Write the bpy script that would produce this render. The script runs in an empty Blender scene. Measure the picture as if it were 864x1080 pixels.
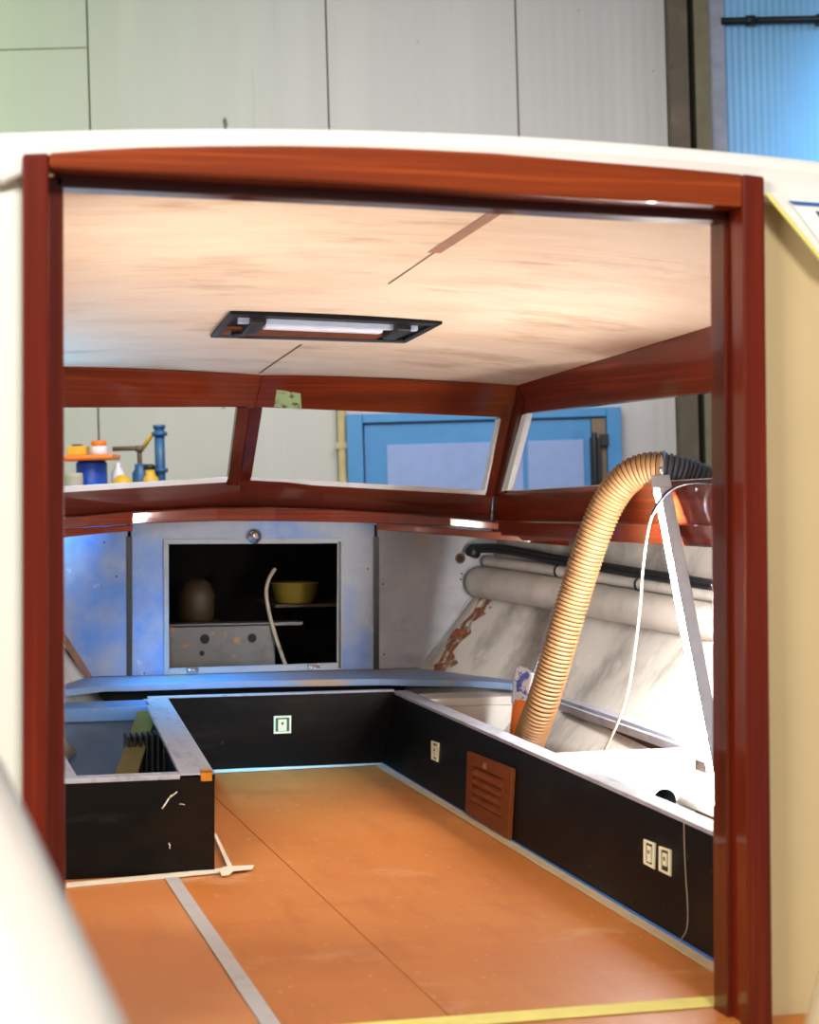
import bpy, math, random
from mathutils import Vector, Matrix
random.seed(7)
C = bpy.context.scene.collection
sc = bpy.context.scene

# ------------------------------------------------------------------ camera model (864 x 1080 frame)
F = 2025.0; CX = 432.0; HY = 498.0; H = 1.15
PSI = math.radians(14.98); S = math.sin(PSI); K = math.cos(PSI)
def ray(x, y):
    u = (x - CX) / F; v = (HY - y) / F
    return (u * K + S, -u * S + K, v)
def onD(x, y, D):
    d = ray(x, y); return Vector((d[0] * D, d[1] * D, H + d[2] * D))
def atY(x, y, Y):
    return onD(x, y, Y / ray(x, y)[1])
def atX(x, y, X):
    return onD(x, y, X / ray(x, y)[0])
def atZ(x, y, Z):
    return onD(x, y, (Z - H) / ray(x, y)[2])
def atplane(x, y, p, n):
    d = Vector(ray(x, y)); n = Vector(n); o = Vector((0, 0, H))
    return o + d * ((Vector(p) - o).dot(n) / d.dot(n))
def zceil(X, Y):
    z0 = 1.5435 + 0.0755 * (7.6 - Y) if Y > 4.6 else 1.770 + 0.040 * (4.6 - Y)
    return z0 - 0.044 * (X - 1.15) ** 2
def onceil(x, y, off=0.0):
    D = 6.0
    d = ray(x, y)
    lo, hi = 3.9, 9.0
    for _ in range(60):
        D = (lo + hi) / 2
        if H + d[2] * D < zceil(d[0] * D, d[1] * D) - off: lo = D
        else: hi = D
    return onD(x, y, D)
XC = 1.42                                   # middle of the bow bulkhead

# ------------------------------------------------------------------ mesh builder
class MB:
    def __init__(self): self.v = []; self.f = []; self.m = []; self.s = []
    def add(self, vs, fs, mi=0, smooth=False):
        o = len(self.v); self.v += [Vector(p) for p in vs]
        for f in fs:
            self.f.append([i + o for i in f]); self.m.append(mi); self.s.append(smooth)
        return self
    def prism(self, pts, vec, mi=0):
        n = len(pts); vec = Vector(vec); a = [Vector(p) for p in pts]; b = [p + vec for p in a]
        fs = [list(range(n)), list(range(2 * n - 1, n - 1, -1))]
        for i in range(n):
            j = (i + 1) % n; fs.append([i, i + n, j + n, j])
        return self.add(a + b, fs, mi)
    def box(self, lo, hi, mi=0):
        (x0, y0, z0), (x1, y1, z1) = lo, hi
        return self.prism([(x0, y0, z0), (x1, y0, z0), (x1, y0, z1), (x0, y0, z1)], (0, y1 - y0, 0), mi)
    def hexa(self, a, b, mi=0):             # two quads, corner by corner
        return self.add(list(a) + list(b), [[0, 1, 2, 3], [7, 6, 5, 4], [0, 4, 5, 1], [1, 5, 6, 2], [2, 6, 7, 3], [3, 7, 4, 0]], mi)
    def strip(self, rows, mi=0, smooth=False, closed=False):   # rows of equal length, closed = each row a ring
        n = len(rows[0]); fs = []
        for i in range(len(rows) - 1):
            for j in range(n if closed else n - 1):
                k = (j + 1) % n
                fs.append([i * n + j, i * n + k, (i + 1) * n + k, (i + 1) * n + j])
        vs = [p for r in rows for p in r]
        return self.add(vs, fs, mi, smooth)
    def sweep(self, rows, mi=0, smooth=False):                 # rings with end caps
        n = len(rows[0]); o = len(self.v)
        self.strip(rows, mi, smooth, True)
        L = len(rows)
        self.f += [[o + j for j in range(n)][::-1], [o + (L - 1) * n + j for j in range(n)]]
        self.m += [mi, mi]; self.s += [False, False]
        return self
    def tube(self, path, r, seg=10, mi=0, rf=None, band=None):
        P = [Vector(p) for p in path]; rows = []; nrm = None
        for i, p in enumerate(P):
            t = (P[min(i + 1, len(P) - 1)] - P[max(i - 1, 0)]).normalized()
            if nrm is None:
                ref = Vector((0, 0, 1)) if abs(t.z) < .9 else Vector((1, 0, 0))
                nrm = t.cross(ref).normalized()
            nrm = (nrm - t * nrm.dot(t)).normalized(); bi = t.cross(nrm)
            rr = rf(i) if rf else (r[i] if isinstance(r, (list, tuple)) else r)
            rows.append([p + (nrm * math.cos(a) + bi * math.sin(a)) * rr for a in [2 * math.pi * k / seg for k in range(seg)]])
        m0 = len(self.m)
        self.sweep(rows, mi, True)
        if band:
            for i in range(len(P) - 1):
                for j in range(seg): self.m[m0 + i * seg + j] = band(i)
        return self
    def lathe(self, c, prof, seg=20, axis=(0, 0, 1), mi=0, smooth=True):   # prof: (radius, height)
        a = Vector(axis).normalized(); ref = Vector((1, 0, 0)) if abs(a.x) < .9 else Vector((0, 1, 0))
        n = a.cross(ref).normalized(); b = a.cross(n); c = Vector(c)
        rows = [[c + a * h + (n * math.cos(t) + b * math.sin(t)) * r for t in [2 * math.pi * k / seg for k in range(seg)]] for r, h in prof]
        return self.sweep(rows, mi, smooth)
    def plate_hole(self, x0, x1, y0, y1, z, th, cx, cy, r, mi=0):
        ang = sorted([2 * math.pi * k / 40 for k in range(40)] + [math.atan2(y - cy, x - cx) % (2 * math.pi) for x in (x0, x1) for y in (y0, y1)])
        inn = []; out = []
        for t in ang:
            c, s = math.cos(t), math.sin(t)
            q = min([((x1 if c > 0 else x0) - cx) / c if abs(c) > 1e-6 else 1e9, ((y1 if s > 0 else y0) - cy) / s if abs(s) > 1e-6 else 1e9])
            inn.append((cx + r * c, cy + r * s)); out.append((cx + q * c, cy + q * s))
        rows = [[(x, y, zz) for x, y in ring] for ring, zz in ((inn, z - th), (inn, z), (out, z), (out, z - th))]
        n = len(ang); self.strip(rows, mi, False, True)
        return self
    def build(self, name, mat, parent=None, bevel=0, segs=2, solid=0, tag=None):
        me = bpy.data.meshes.new(name)
        if parent is not None: org = Vector(parent['_o'])
        else:
            org = Vector(((min(p.x for p in self.v) + max(p.x for p in self.v)) / 2, (min(p.y for p in self.v) + max(p.y for p in self.v)) / 2, min(p.z for p in self.v)))
        me.from_pydata([p - org for p in self.v], [], self.f)
        for mm in (mat if isinstance(mat, (list, tuple)) else [mat]): me.materials.append(mm)
        for p, mi, s in zip(me.polygons, self.m, self.s): p.material_index = mi; p.use_smooth = s
        me.validate(); me.update()
        import bmesh
        b = bmesh.new(); b.from_mesh(me); bmesh.ops.recalc_face_normals(b, faces=b.faces); b.to_mesh(me); b.free()
        o = bpy.data.objects.new(name, me); C.objects.link(o)
        if parent is None: o.location = org
        else: o.parent = parent
        o['_o'] = tuple(org)
        if solid:
            s = o.modifiers.new('solid', 'SOLIDIFY'); s.thickness = solid; s.offset = 0
        if bevel:
            b = o.modifiers.new('bevel', 'BEVEL'); b.width = bevel; b.segments = segs; b.limit_method = 'ANGLE'; b.angle_limit = math.radians(35)
        return o

def empty(name, loc):
    o = bpy.data.objects.new(name, None); C.objects.link(o); o.location = loc; o['_o'] = tuple(loc); o.empty_display_size = .1
    return o
def tag(o, label=None, cat=None, group=None, kind=None):
    if label: o['label'] = label
    if cat: o['category'] = cat
    if group: o['group'] = group
    if kind: o['kind'] = kind
    return o
def thing(name, loc, label, cat, group=None, kind=None): return tag(empty(name, loc), label, cat, group, kind)

# ------------------------------------------------------------------ materials
def lin(c):
    return tuple(((v / 255) / 12.92 if v / 255 <= .04045 else ((v / 255 + .055) / 1.055) ** 2.4) for v in c) + (1,)
def base_mat(name, rough=.5, metal=0, coat=0, spec=.5):
    m = bpy.data.materials.new(name); m.use_nodes = True; nt = m.node_tree; b = nt.nodes['Principled BSDF']
    b.inputs['Roughness'].default_value = rough; b.inputs['Metallic'].default_value = metal
    b.inputs['Coat Weight'].default_value = coat; b.inputs['Coat Roughness'].default_value = .06
    b.inputs['Specular IOR Level'].default_value = spec
    return m, nt, b
def plain(name, col, rough=.5, metal=0, coat=0, var=.12, scale=14, spec=.5):
    m, nt, b = base_mat(name, rough, metal, coat, spec)
    n = nt.nodes.new('ShaderNodeTexNoise'); n.inputs['Scale'].default_value = scale; n.inputs['Detail'].default_value = 5
    t = nt.nodes.new('ShaderNodeTexCoord'); nt.links.new(t.outputs['Object'], n.inputs['Vector'])
    r = nt.nodes.new('ShaderNodeValToRGB'); c = lin(col)
    r.color_ramp.elements[0].position = .3; r.color_ramp.elements[1].position = .7
    r.color_ramp.elements[0].color = tuple(v * (1 - var) for v in c[:3]) + (1,)
    r.color_ramp.elements[1].color = tuple(min(1, v * (1 + var)) for v in c[:3]) + (1,)
    nt.links.new(n.outputs['Fac'], r.inputs['Fac']); nt.links.new(r.outputs['Color'], b.inputs['Base Color'])
    return m
def layered(name, layers, rough=.5, metal=0, coat=0, bump=0, bumpscale=60, spec=.5):
    """layers: first (col,), then (col, (sx,sy,sz), threshold, softness, strength) noise patches on top"""
    m, nt, b = base_mat(name, rough, metal, coat, spec)
    t = nt.nodes.new('ShaderNodeTexCoord'); prev = None
    for i, L in enumerate(layers):
        if i == 0:
            rgb = nt.nodes.new('ShaderNodeRGB'); rgb.outputs[0].default_value = lin(L[0]); prev = rgb.outputs[0]; continue
        col, scl, th, soft, st = L
        mp = nt.nodes.new('ShaderNodeMapping'); mp.inputs['Scale'].default_value = scl; mp.inputs['Location'].default_value = (i * 3.7, i * 1.9, i * 5.1)
        nt.links.new(t.outputs['Object'], mp.inputs['Vector'])
        n = nt.nodes.new('ShaderNodeTexNoise'); n.inputs['Scale'].default_value = 1; n.inputs['Detail'].default_value = 6; n.inputs['Roughness'].default_value = .6
        nt.links.new(mp.outputs[0], n.inputs['Vector'])
        r = nt.nodes.new('ShaderNodeMapRange'); r.inputs['From Min'].default_value = th; r.inputs['From Max'].default_value = th + soft; r.inputs['To Max'].default_value = st
        nt.links.new(n.outputs['Fac'], r.inputs['Value'])
        mx = nt.nodes.new('ShaderNodeMix'); mx.data_type = 'RGBA'
        nt.links.new(r.outputs[0], mx.inputs['Factor']); nt.links.new(prev, mx.inputs['A']); mx.inputs['B'].default_value = lin(col)
        prev = mx.outputs['Result']
    nt.links.new(prev, b.inputs['Base Color'])
    if bump:
        n = nt.nodes.new('ShaderNodeTexNoise'); n.inputs['Scale'].default_value = bumpscale; n.inputs['Detail'].default_value = 4
        nt.links.new(t.outputs['Object'], n.inputs['Vector'])
        bp = nt.nodes.new('ShaderNodeBump'); bp.inputs['Strength'].default_value = bump; bp.inputs['Distance'].default_value = .01
        nt.links.new(n.outputs['Fac'], bp.inputs['Height']); nt.links.new(bp.outputs[0], b.inputs['Normal'])
    return m
def mahogany(name, axis, dark=(78, 21, 5), light=(192, 86, 24)):
    a = {'X': (1.0, 55, 55), 'Y': (55, 1.0, 55), 'Z': (55, 55, 1.0), 'H': (.9, .9, 60)}[axis]
    a2 = {'X': (.4, 9, 9), 'Y': (9, .4, 9), 'Z': (9, 9, .4), 'H': (.6, .6, 11)}[axis]
    m = layered(name, [(tuple((p + q) // 2 for p, q in zip(dark, light)),), (dark, a2, .42, .25, .8), (light, a, .5, .25, .75), (dark, a, .30, -.12, .6)], rough=.35, coat=.55, bump=0, spec=.1)
    return m
M = {}
for ax in 'XYZH':
    M['mah' + ax] = mahogany('varnished mahogany ' + ax, ax)
    if ax == 'H': M['mahH'] = mahogany('cabin mahogany', 'H', (60, 15, 5), (146, 54, 17))
    M['mahj' + ax] = mahogany('deep mahogany ' + ax, ax, (66, 15, 4), (140, 44, 12))
    M['mahd' + ax] = mahogany('dark mahogany ' + ax, ax, (50, 13, 6), (110, 36, 13))
M['white'] = plain('white gelcoat', (232, 230, 222), .25, 0, .4, .02, 5)
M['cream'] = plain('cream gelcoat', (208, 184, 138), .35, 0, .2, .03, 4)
M['ply'] = layered('ceiling plywood', [((222, 200, 176),), ((204, 174, 144), (2.4, 4.2, 1), .44, .3, .75), ((160, 118, 78), (2.0, 4.6, 1), .56, .16, .6), ((236, 218, 198), (3, 22, 4), .54, .2, .5), ((150, 112, 80), (3.2, 40, 4), .62, .1, .35), ((104, 70, 48), (22, 60, 10), .71, .03, .6)], rough=.75)
M['floor'] = layered('orange film plywood', [((184, 112, 50),), ((204, 134, 68), (1.6, 1.6, 1), .45, .3, .7), ((158, 86, 34), (14, 3, 3), .52, .25, .5), ((216, 172, 130), (2.6, 3.4, 1), .60, .12, .5), ((222, 190, 160), (40, 26, 9), .64, .06, .45), ((146, 78, 30), (1.2, 2.2, 1), .58, .15, .45)], rough=.45, bump=.05, bumpscale=200)
M['floorl'] = layered('pale film plywood', [((190, 122, 68),), ((206, 146, 96), (2, 2, 1), .45, .3, .7), ((172, 104, 54), (14, 3, 3), .52, .25, .4)], rough=.45)
M['black'] = layered('black painted plywood', [((10, 9, 8),), ((30, 21, 13), (2, 2, 4), .46, .2, .8), ((90, 90, 84), (16, 16, 22), .69, .03, .6), ((36, 44, 40), (2, 2, 9), .58, .12, .6)], rough=.42, spec=.12)
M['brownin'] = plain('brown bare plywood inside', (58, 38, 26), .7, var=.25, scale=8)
M['rail'] = layered('worn pale rail', [((150, 154, 166),), ((112, 110, 114), (22, 7, 12), .52, .15, .7), ((90, 70, 50), (30, 30, 30), .70, .06, .7)], rough=.5)
M['greymetal'] = layered('grey steel with painted blue light', [((132, 138, 150),), ((56, 112, 184), (1.6, 1.6, 1.3), .47, .14, .9), ((166, 166, 168), (5, 5, 4), .52, .2, .4), ((196, 194, 192), (7, 7, 5), .64, .05, .6), ((118, 122, 140), (4, 4, 9), .55, .2, .5), ((150, 96, 54), (9, 9, 9), .70, .06, .6), ((60, 50, 44), (40, 40, 40), .74, .03, .8)], rough=.5, bump=.03, bumpscale=30)  # blue patches paint in the cool light falling on the bulkhead
M['greyplain'] = layered('bare grey steel panel', [((140, 142, 148),), ((168, 166, 164), (5, 5, 4), .5, .2, .6), ((108, 108, 114), (4, 4, 9), .54, .2, .6), ((168, 128, 88), (6, 6, 6), .66, .06, .6), ((50, 44, 40), (36, 36, 36), .72, .03, .8)], rough=.5, bump=.03, bumpscale=30)
M['greyframe'] = layered('grey steel frame', [((132, 136, 144),), ((104, 102, 102), (12, 12, 12), .55, .2, .5), ((120, 74, 40), (14, 14, 14), .68, .06, .6)], rough=.45)
M['ledge'] = layered('rusty grey steel ledge', [((112, 138, 176),), ((168, 134, 94), (3, 8, 8), .52, .12, .75), ((92, 60, 38), (18, 18, 18), .66, .06, .8)], rough=.55)
M['hull'] = layered('bare grey hull plate', [((184, 180, 172),), ((118, 114, 108), (4, 5, 3), .46, .2, .75), ((214, 210, 202), (5, 9, 9), .56, .15, .6), ((140, 132, 78), (5, 5, 6), .64, .1, .5), ((54, 48, 44), (20, 26, 44), .735, .02, .8)], rough=.5, bump=.05, bumpscale=25)
M['rust'] = layered('rust', [((124, 70, 36),), ((168, 104, 56), (9, 9, 9), .5, .15, .8), ((86, 60, 46), (14, 14, 14), .58, .1, .8)], rough=.8)
nt_ = M['rust'].node_tree; tc_ = nt_.nodes.new('ShaderNodeTexCoord'); ns_ = nt_.nodes.new('ShaderNodeTexNoise'); ns_.inputs['Scale'].default_value = 22; ns_.inputs['Detail'].default_value = 6
mr_ = nt_.nodes.new('ShaderNodeMapRange'); mr_.inputs['From Min'].default_value = .40; mr_.inputs['From Max'].default_value = .62
nt_.links.new(tc_.outputs['Object'], ns_.inputs['Vector']); nt_.links.new(ns_.outputs['Fac'], mr_.inputs['Value']); nt_.links.new(mr_.outputs[0], nt_.nodes['Principled BSDF'].inputs['Alpha'])
M['rustsolid'] = plain('rusty edge', (112, 78, 60), .7, var=.3, scale=30)
M['pipe'] = layered('dull painted pipe', [((172, 166, 158),), ((138, 132, 124), (3, 9, 9), .5, .2, .6), ((110, 92, 68), (9, 9, 9), .66, .08, .6)], rough=.4)
M['dark'] = plain('black void lining', (13, 12, 12), .8)
M['rubber'] = plain('black rubber', (20, 20, 22), .45)
M['alu'] = plain('brushed aluminium', (190, 202, 224), .35, .15, var=.05)
M['stripal'] = layered('aluminium floor strip', [((196, 196, 198),), ((150, 150, 152), (12, 12, 12), .55, .15, .5)], rough=.4, metal=.2)
M['chrome'] = plain('chrome', (200, 200, 205), .12, 1, var=.03)
M['hose'] = plain('beige ribbed hose', (138, 104, 66), .5, var=.08)
M['hosegroove'] = plain('hose groove', (40, 24, 12), .8)
M['hosegrey'] = plain('hose in painted shade', (84, 90, 104), .42, var=.08)  # the beige hose again, its backlit shade put into the colour
M['hoseshadeg'] = plain('groove in painted shade', (26, 28, 34), .6)
M['cablew'] = layered('white cable', [((168, 154, 136),), ((104, 90, 76), (8, 8, 30), .58, .08, .7)], rough=.5)
M['tape'] = plain('masking tape', (222, 214, 196), .7, var=.05)
M['tapey'] = plain('yellow masking tape', (232, 220, 120), .7, var=.05)
M['tapef'] = plain('dusty floor tape', (188, 170, 136), .7, var=.08)
M['blue'] = plain('blue tape', (40, 96, 168), .6)
M['brass'] = plain('brass tab', (190, 122, 34), .4, .3)
M['vent'] = layered('oiled teak grille', [((108, 54, 21),), ((80, 38, 15), (40, 4, 40), .5, .2, .7), ((140, 78, 36), (40, 4, 40), .6, .1, .5)], rough=.6, spec=.15)
M['ventn'] = plain('brown teak', (116, 56, 22), .6, var=.25, spec=.15)
M['socket'] = plain('cream plastic', (228, 224, 190), .4, var=.03)
M['socketg'] = plain('green plastic', (24, 96, 62), .4)
M['socketd'] = plain('dark plastic', (22, 26, 28), .4)
M['orange'] = plain('orange plastic', (232, 120, 26), .4)
M['bluepaint'] = layered('blue painted door frame', [((62, 134, 190),), ((84, 150, 204), (3, 3, 3), .5, .2, .6), ((50, 100, 150), (5, 5, 5), .6, .1, .5)], rough=.45)
M['doorleaf'] = plain('pale blue door leaf', (140, 162, 196), .5, var=.05)
M['doorin'] = plain('grey blue door panel', (136, 158, 206), .5, var=.04)
M['concrete'] = plain('workshop floor concrete', (120, 118, 114), .7, var=.12, scale=3)
M['steelold'] = layered('old brown steel column', [((86, 74, 58),), ((120, 104, 76), (3, 3, 3), .5, .2, .7), ((52, 42, 34), (8, 8, 8), .6, .1, .8)], rough=.6)
M['olive'] = plain('plain olive', (110, 96, 28), .6, var=.12)
M['bluein'] = plain('locker inside tinted for blue light', (92, 116, 150), .6, var=.1)  # cool light falling on the locker's rear panel, mixed into its colour
M['drumblue'] = plain('blue plastic drum', (28, 74, 176), .4)
M['pipeblue'] = plain('blue painted water pipe', (38, 88, 130), .4)
M['yellow'] = plain('yellow plastic', (214, 168, 32), .45)
M['plwhite'] = plain('white plastic', (222, 222, 224), .4, var=.03)
M['plate'] = layered('pale bare plate', [((178, 176, 172),), ((150, 148, 146), (6, 6, 6), .5, .2, .6)], rough=.5)
M['bluestain'] = layered('white blade with blue stains', [((220, 222, 230),), ((70, 84, 170), (22, 22, 22), .52, .04, 1)], rough=.5)
def wall_mat():
    m, nt, b = base_mat('hall wall panel', .6)
    t = nt.nodes.new('ShaderNodeTexCoord')
    L = [((184, 182, 180), None)]
    prev = None
    rgb = nt.nodes.new('ShaderNodeRGB'); rgb.outputs[0].default_value = lin((186, 183, 180)); prev = rgb.outputs[0]
    for i, (col, scl, th, soft, st) in enumerate([((160, 156, 150), (.5, .5, .35), .5, .3, .5), ((204, 200, 196), (3, 3, .3), .5, .3, .5), ((64, 52, 36), (7, 7, 4.2), .715, .02, .85), ((140, 120, 90), (9, 9, .5), .68, .08, .4)]):
        mp = nt.nodes.new('ShaderNodeMapping'); mp.inputs['Scale'].default_value = scl; mp.inputs['Location'].default_value = (i * 2.3, i, i * 4.1)
        nt.links.new(t.outputs['Object'], mp.inputs['Vector'])
        n = nt.nodes.new('ShaderNodeTexNoise'); n.inputs['Scale'].default_value = 1; n.inputs['Detail'].default_value = 5
        nt.links.new(mp.outputs[0], n.inputs['Vector'])
        r = nt.nodes.new('ShaderNodeMapRange'); r.inputs['From Min'].default_value = th; r.inputs['From Max'].default_value = th + soft; r.inputs['To Max'].default_value = st
        nt.links.new(n.outputs['Fac'], r.inputs['Value'])
        mx = nt.nodes.new('ShaderNodeMix'); mx.data_type = 'RGBA'
        nt.links.new(r.outputs[0], mx.inputs['Factor']); nt.links.new(prev, mx.inputs['A']); mx.inputs['B'].default_value = lin(col); prev = mx.outputs['Result']
    nt.links.new(prev, b.inputs['Base Color'])
    return m
M['hallwall'] = wall_mat()
M['hallblue'] = plain('translucent blue cladding', (128, 190, 236), .45, var=.06, scale=2)

# ------------------------------------------------------------------ HALL (stands level; the boat lies 1.7 degrees over)
RHO = math.radians(1.6)
Rr = Vector((K, -S, 0)); Uu = Vector((0, 0, 1)); Fw = Vector((S, K, 0))
hr = Rr * math.cos(RHO) + Uu * math.sin(RHO); hu = Uu * math.cos(RHO) - Rr * math.sin(RHO)
HM = Matrix(((hr.x, Fw.x, hu.x, 0), (hr.y, Fw.y, hu.y, 0), (hr.z, Fw.z, hu.z, H), (0, 0, 0, 1)))
def hp(x, y, D):                        # a point of the hall, level axes (across, away, up)
    u = (x - CX) / F; v = (HY - y) / F
    return ((u * math.cos(RHO) + v * math.sin(RHO)) * D, (-u * math.sin(RHO) + v * math.cos(RHO)) * D)
def hbox(m, x0, y0, x1, y1, D, th, mi=0):   # box from two opposite corners, front face at D
    a0, b0 = hp(x0, y0, D); a1, b1 = hp(x1, y1, D)
    return m.box((min(a0, a1), D, min(b0, b1)), (max(a0, a1), D + th, max(b0, b1)), mi)
def hbuild(m, name, mat, parent=None, **kw):
    if parent is None:
        org = Vector(((min(p.x for p in m.v) + max(p.x for p in m.v)) / 2, (min(p.y for p in m.v) + max(p.y for p in m.v)) / 2, min(p.z for p in m.v)))
        m.v = [p - org for p in m.v]
        o = m.build(name, mat, None, **kw)
        # build() recentred once more; fold both offsets into the matrix
        o.matrix_world = HM @ Matrix.Translation(org + Vector(o['_o'])); o['_o'] = tuple(org + Vector(o['_o']))
    else:
        o = m.build(name, mat, parent, **kw)
    return o
def hthing(name, loc, label, cat, group=None, kind=None):
    e = thing(name, loc, label, cat, group, kind); e.matrix_world = HM @ Matrix.Translation(Vector(loc)); return e

DW = 12.5
m = MB()
def ha(x, y=200): return hp(x, y, DW)[0]
ZB, ZT = -3.0, 4.6
seams = [ha(93, 60), ha(345, 60), ha(545, 60)]
wdt = seams[1] - seams[0]
xs = [seams[0] - 4 * wdt, seams[0] - 3 * wdt, seams[0] - 2 * wdt, seams[0] - wdt] + seams + [ha(703, 60)]
for i in range(len(xs) - 1):
    a0, a1 = xs[i] + .006, xs[i + 1] - .006
    n = 26; pts = []
    for k in range(n + 1):
        a = a0 + (a1 - a0) * k / n
        pts.append((a, DW + (.0015 if k % 2 else 0)))
    rows = [[(a, d, z) for a, d in pts] for z in (ZB, ZT)]
    m.strip(rows)
m.box((xs[0], DW + .03, ZB), (xs[-1], DW + .08, ZT), 1)
ac = hp(93, 50, DW)
m.box((xs[0], DW - .002, ac[1] - .006), (xs[4] - .01, DW + .006, ac[1] + .004), 1)      # horizontal joint left of the first seam
tag(hbuild(m, 'wall_back', [M['hallwall'], plain('dark joint', (122, 114, 92), .7)]), 'pale grey panelled hall wall behind the boat', 'wall', kind='structure')
m = MB()
a0 = ha(762, 60); rows = []
n = 150; pts = []
for k in range(n + 1):
    pts.append((a0 + 3.4 * k / n, DW - .05 + (.006 if k % 2 else 0)))
m.strip([[(a, d, z) for a, d in pts] for z in (ZB, ZT)])
m.box((a0, DW, ZB), (a0 + 3.4, DW + .05, ZT))
tag(hbuild(m, 'wall_right', M['hallblue']), 'blue ribbed cladding of the hall at upper right', 'wall', kind='structure')
m = MB(); b = ha(703, 60)
m.box((b, DW - .16, ZB), (ha(722, 60), DW + .05, ZT)); m.box((ha(722, 60), DW - .02, ZB), (ha(729, 60), DW + .05, ZT), 1)
m.box((ha(729, 60), DW - .16, ZB), (ha(744, 60), DW + .05, ZT), 2); m.box((ha(744, 60), DW - .10, ZB), (a0, DW + .05, ZT), 3)
tag(hbuild(m, 'pillar', [M['steelold'], M['dark'], plain('olive steel', (112, 104, 78), .6), plain('grey flashing', (150, 156, 172), .5)]), 'brown steel column of the hall beside the blue cladding', 'column', kind='structure')
m = MB(); z = hp(800, 25, DW)[1]
m.tube([(a0 - .02, DW - .10, z), (a0 + 1.0, DW - .10, z - .006), (a0 + 3.3, DW - .10, z - .02)], .024, 12)
m.tube([(a0 + .14, DW - .10, z), (a0 + .2, DW - .10, z)], .034, 12)
m.box((a0 + .6, DW - .10, z - .04), (a0 + .63, DW - .04, z + .03))
tag(hbuild(m, 'conduit_pipe', M['rubber']), 'dark horizontal conduit crossing the blue cladding at the top right', 'pipe')
m = MB(); m.box((-9, -3, -2.95), (7, DW - .2, -2.9))
tag(hbuild(m, 'hall_floor', M['concrete']), kind='structure')

# blue door in the hall wall
dD = DW - .12
door = hthing('door_2', (hp(510, 437, dD)[0], dD, -2.9), 'blue framed workshop door seen through the cabin windows', 'door', kind='structure')
dx0, dz1 = hp(365, 437, dD); dx1 = hp(655, 430, dD)[0]
m = MB(); fw = .105
m.box((dx0, dD, -2.9), (dx0 + fw, dD + .1, dz1)); m.box((dx1 - fw * .9, dD, -2.9), (dx1, dD + .1, dz1)); m.box((dx0 + fw, dD, dz1 - .06), (dx1 - fw * .9, dD + .1, dz1))
m.v = [p for p in m.v]
def hpart(m, name, mat, par, **kw):
    return m.build(name, mat, par, **kw)
hpart(m, 'door_frame', M['bluepaint'], door, bevel=.006)
m = MB(); lx0, lx1, lz = dx0 + fw + .01, dx1 - fw * .9 - .1, dz1 - .07
m.box((lx0, dD + .035, -2.88), (lx1, dD + .09, lz))
leaf = hpart(m, 'door_leaf', M['bluepaint'], door)
m = MB()
for (p, q) in ((lx0 + .14, lx0 + 1.02), (lx0 + 1.05, lx1 - .05)):
    m.box((p, dD + .02, -2.7), (q, dD + .045, lz - .135))
hpart(m, 'leaf_panel', M['doorin'], leaf, bevel=.004)
m = MB(); m.box((lx1 + .005, dD + .02, -2.88), (lx1 + .095, dD + .08, lz))
hpart(m, 'door_post', plain('brown door rebate', (120, 104, 84), .6), door)
m = MB(); lxk, lzk = hp(628, 466, dD)
m.box((lxk - .035, dD - .03, lzk - .5), (lxk + .035, dD + .02, lzk + .03)); m.box((lxk + .03, dD - .02, lzk - .03), (lxk + .085, dD + .02, lzk + .05)); m.tube([(lxk - .01, dD - .05, lzk - .5), (lxk - .01, dD - .05, lzk + .06)], .018, 10)
hpart(m, 'door_latch', M['rubber'], door, bevel=.004)

# yellow pipe along the wall next to the door
m = MB(); px, pz = hp(361, 470, DW - .05)
m.tube([(px, DW - .06, -2.9), (px, DW - .06, hp(361, 420, DW)[1])], .03, 10)
m.box((px - .04, DW - .09, pz - .02), (px + .04, DW, pz + .02))
tag(hbuild(m, 'wall_pipe', plain('yellowed pipe', (176, 160, 122), .5)), 'yellowed vertical pipe on the hall wall left of the blue door', 'pipe')

# store of drums and cans at the wall, on a steel bench
sD = 10.6
bx0, bz = hp(20, 540, sD); bx1 = hp(185, 540, sD)[0]
t = hthing('steel_bench', ((bx0 + bx1) / 2, sD + .2, -2.9), 'steel bench against the hall wall under the drums', 'bench')
m = MB(); m.box((bx0, sD - .1, bz - .04), (bx1, sD + .5, bz)); hpart(m, 'bench_top', M['greyframe'], t)
for (a, d) in ((bx0 + .03, sD - .05), (bx1 - .06, sD - .05), (bx0 + .03, sD + .42), (bx1 - .06, sD + .42)):
    m = MB(); m.box((a, d, -2.9), (a + .04, d + .04, bz - .04)); hpart(m, 'leg', M['greyframe'], t)
def hlathe(m, x, D, y0, y1, prof, mi=0, seg=20):      # profile: (px radius, fraction of height)
    a, b0 = hp(x, y1, D); b1 = hp(x, y0, D)[1]
    return m.lathe((a, D, b0), [(r / F * D, (b1 - b0) * h) for r, h in prof], seg, (0, 0, 1), mi)
dr = hthing('drum', (hp(98, 540, sD)[0], sD + .2, bz), 'blue plastic drum with an orange tray lid by the hall wall', 'drum')
m = MB(); hlathe(m, 98, sD + .2, 486, 541, [(15.5, 0), (16.5, .05), (16, .3), (16.5, .5), (16.5, .95), (14, 1)]); hpart(m, 'drum_body', M['drumblue'], dr)
m = MB(); a, bb = hp(92, 486, sD + .2); a2 = hp(60, 486, sD)[0]; a3 = hp(117.5, 486, sD)[0]; b2 = hp(92, 479.5, sD)[1]
m.box((a2, sD + .05, bb), (a3, sD + .35, b2)); hpart(m, 'tray_lid', M['orange'], dr, bevel=.012)
cn = hthing('can', (hp(98, 480, sD)[0], sD + .2, b2), 'white can with an orange cap standing on the orange tray', 'can')
m = MB(); a, _ = hp(98.5, 480, sD); hgt = hp(98, 470, sD)[1] - b2
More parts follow.
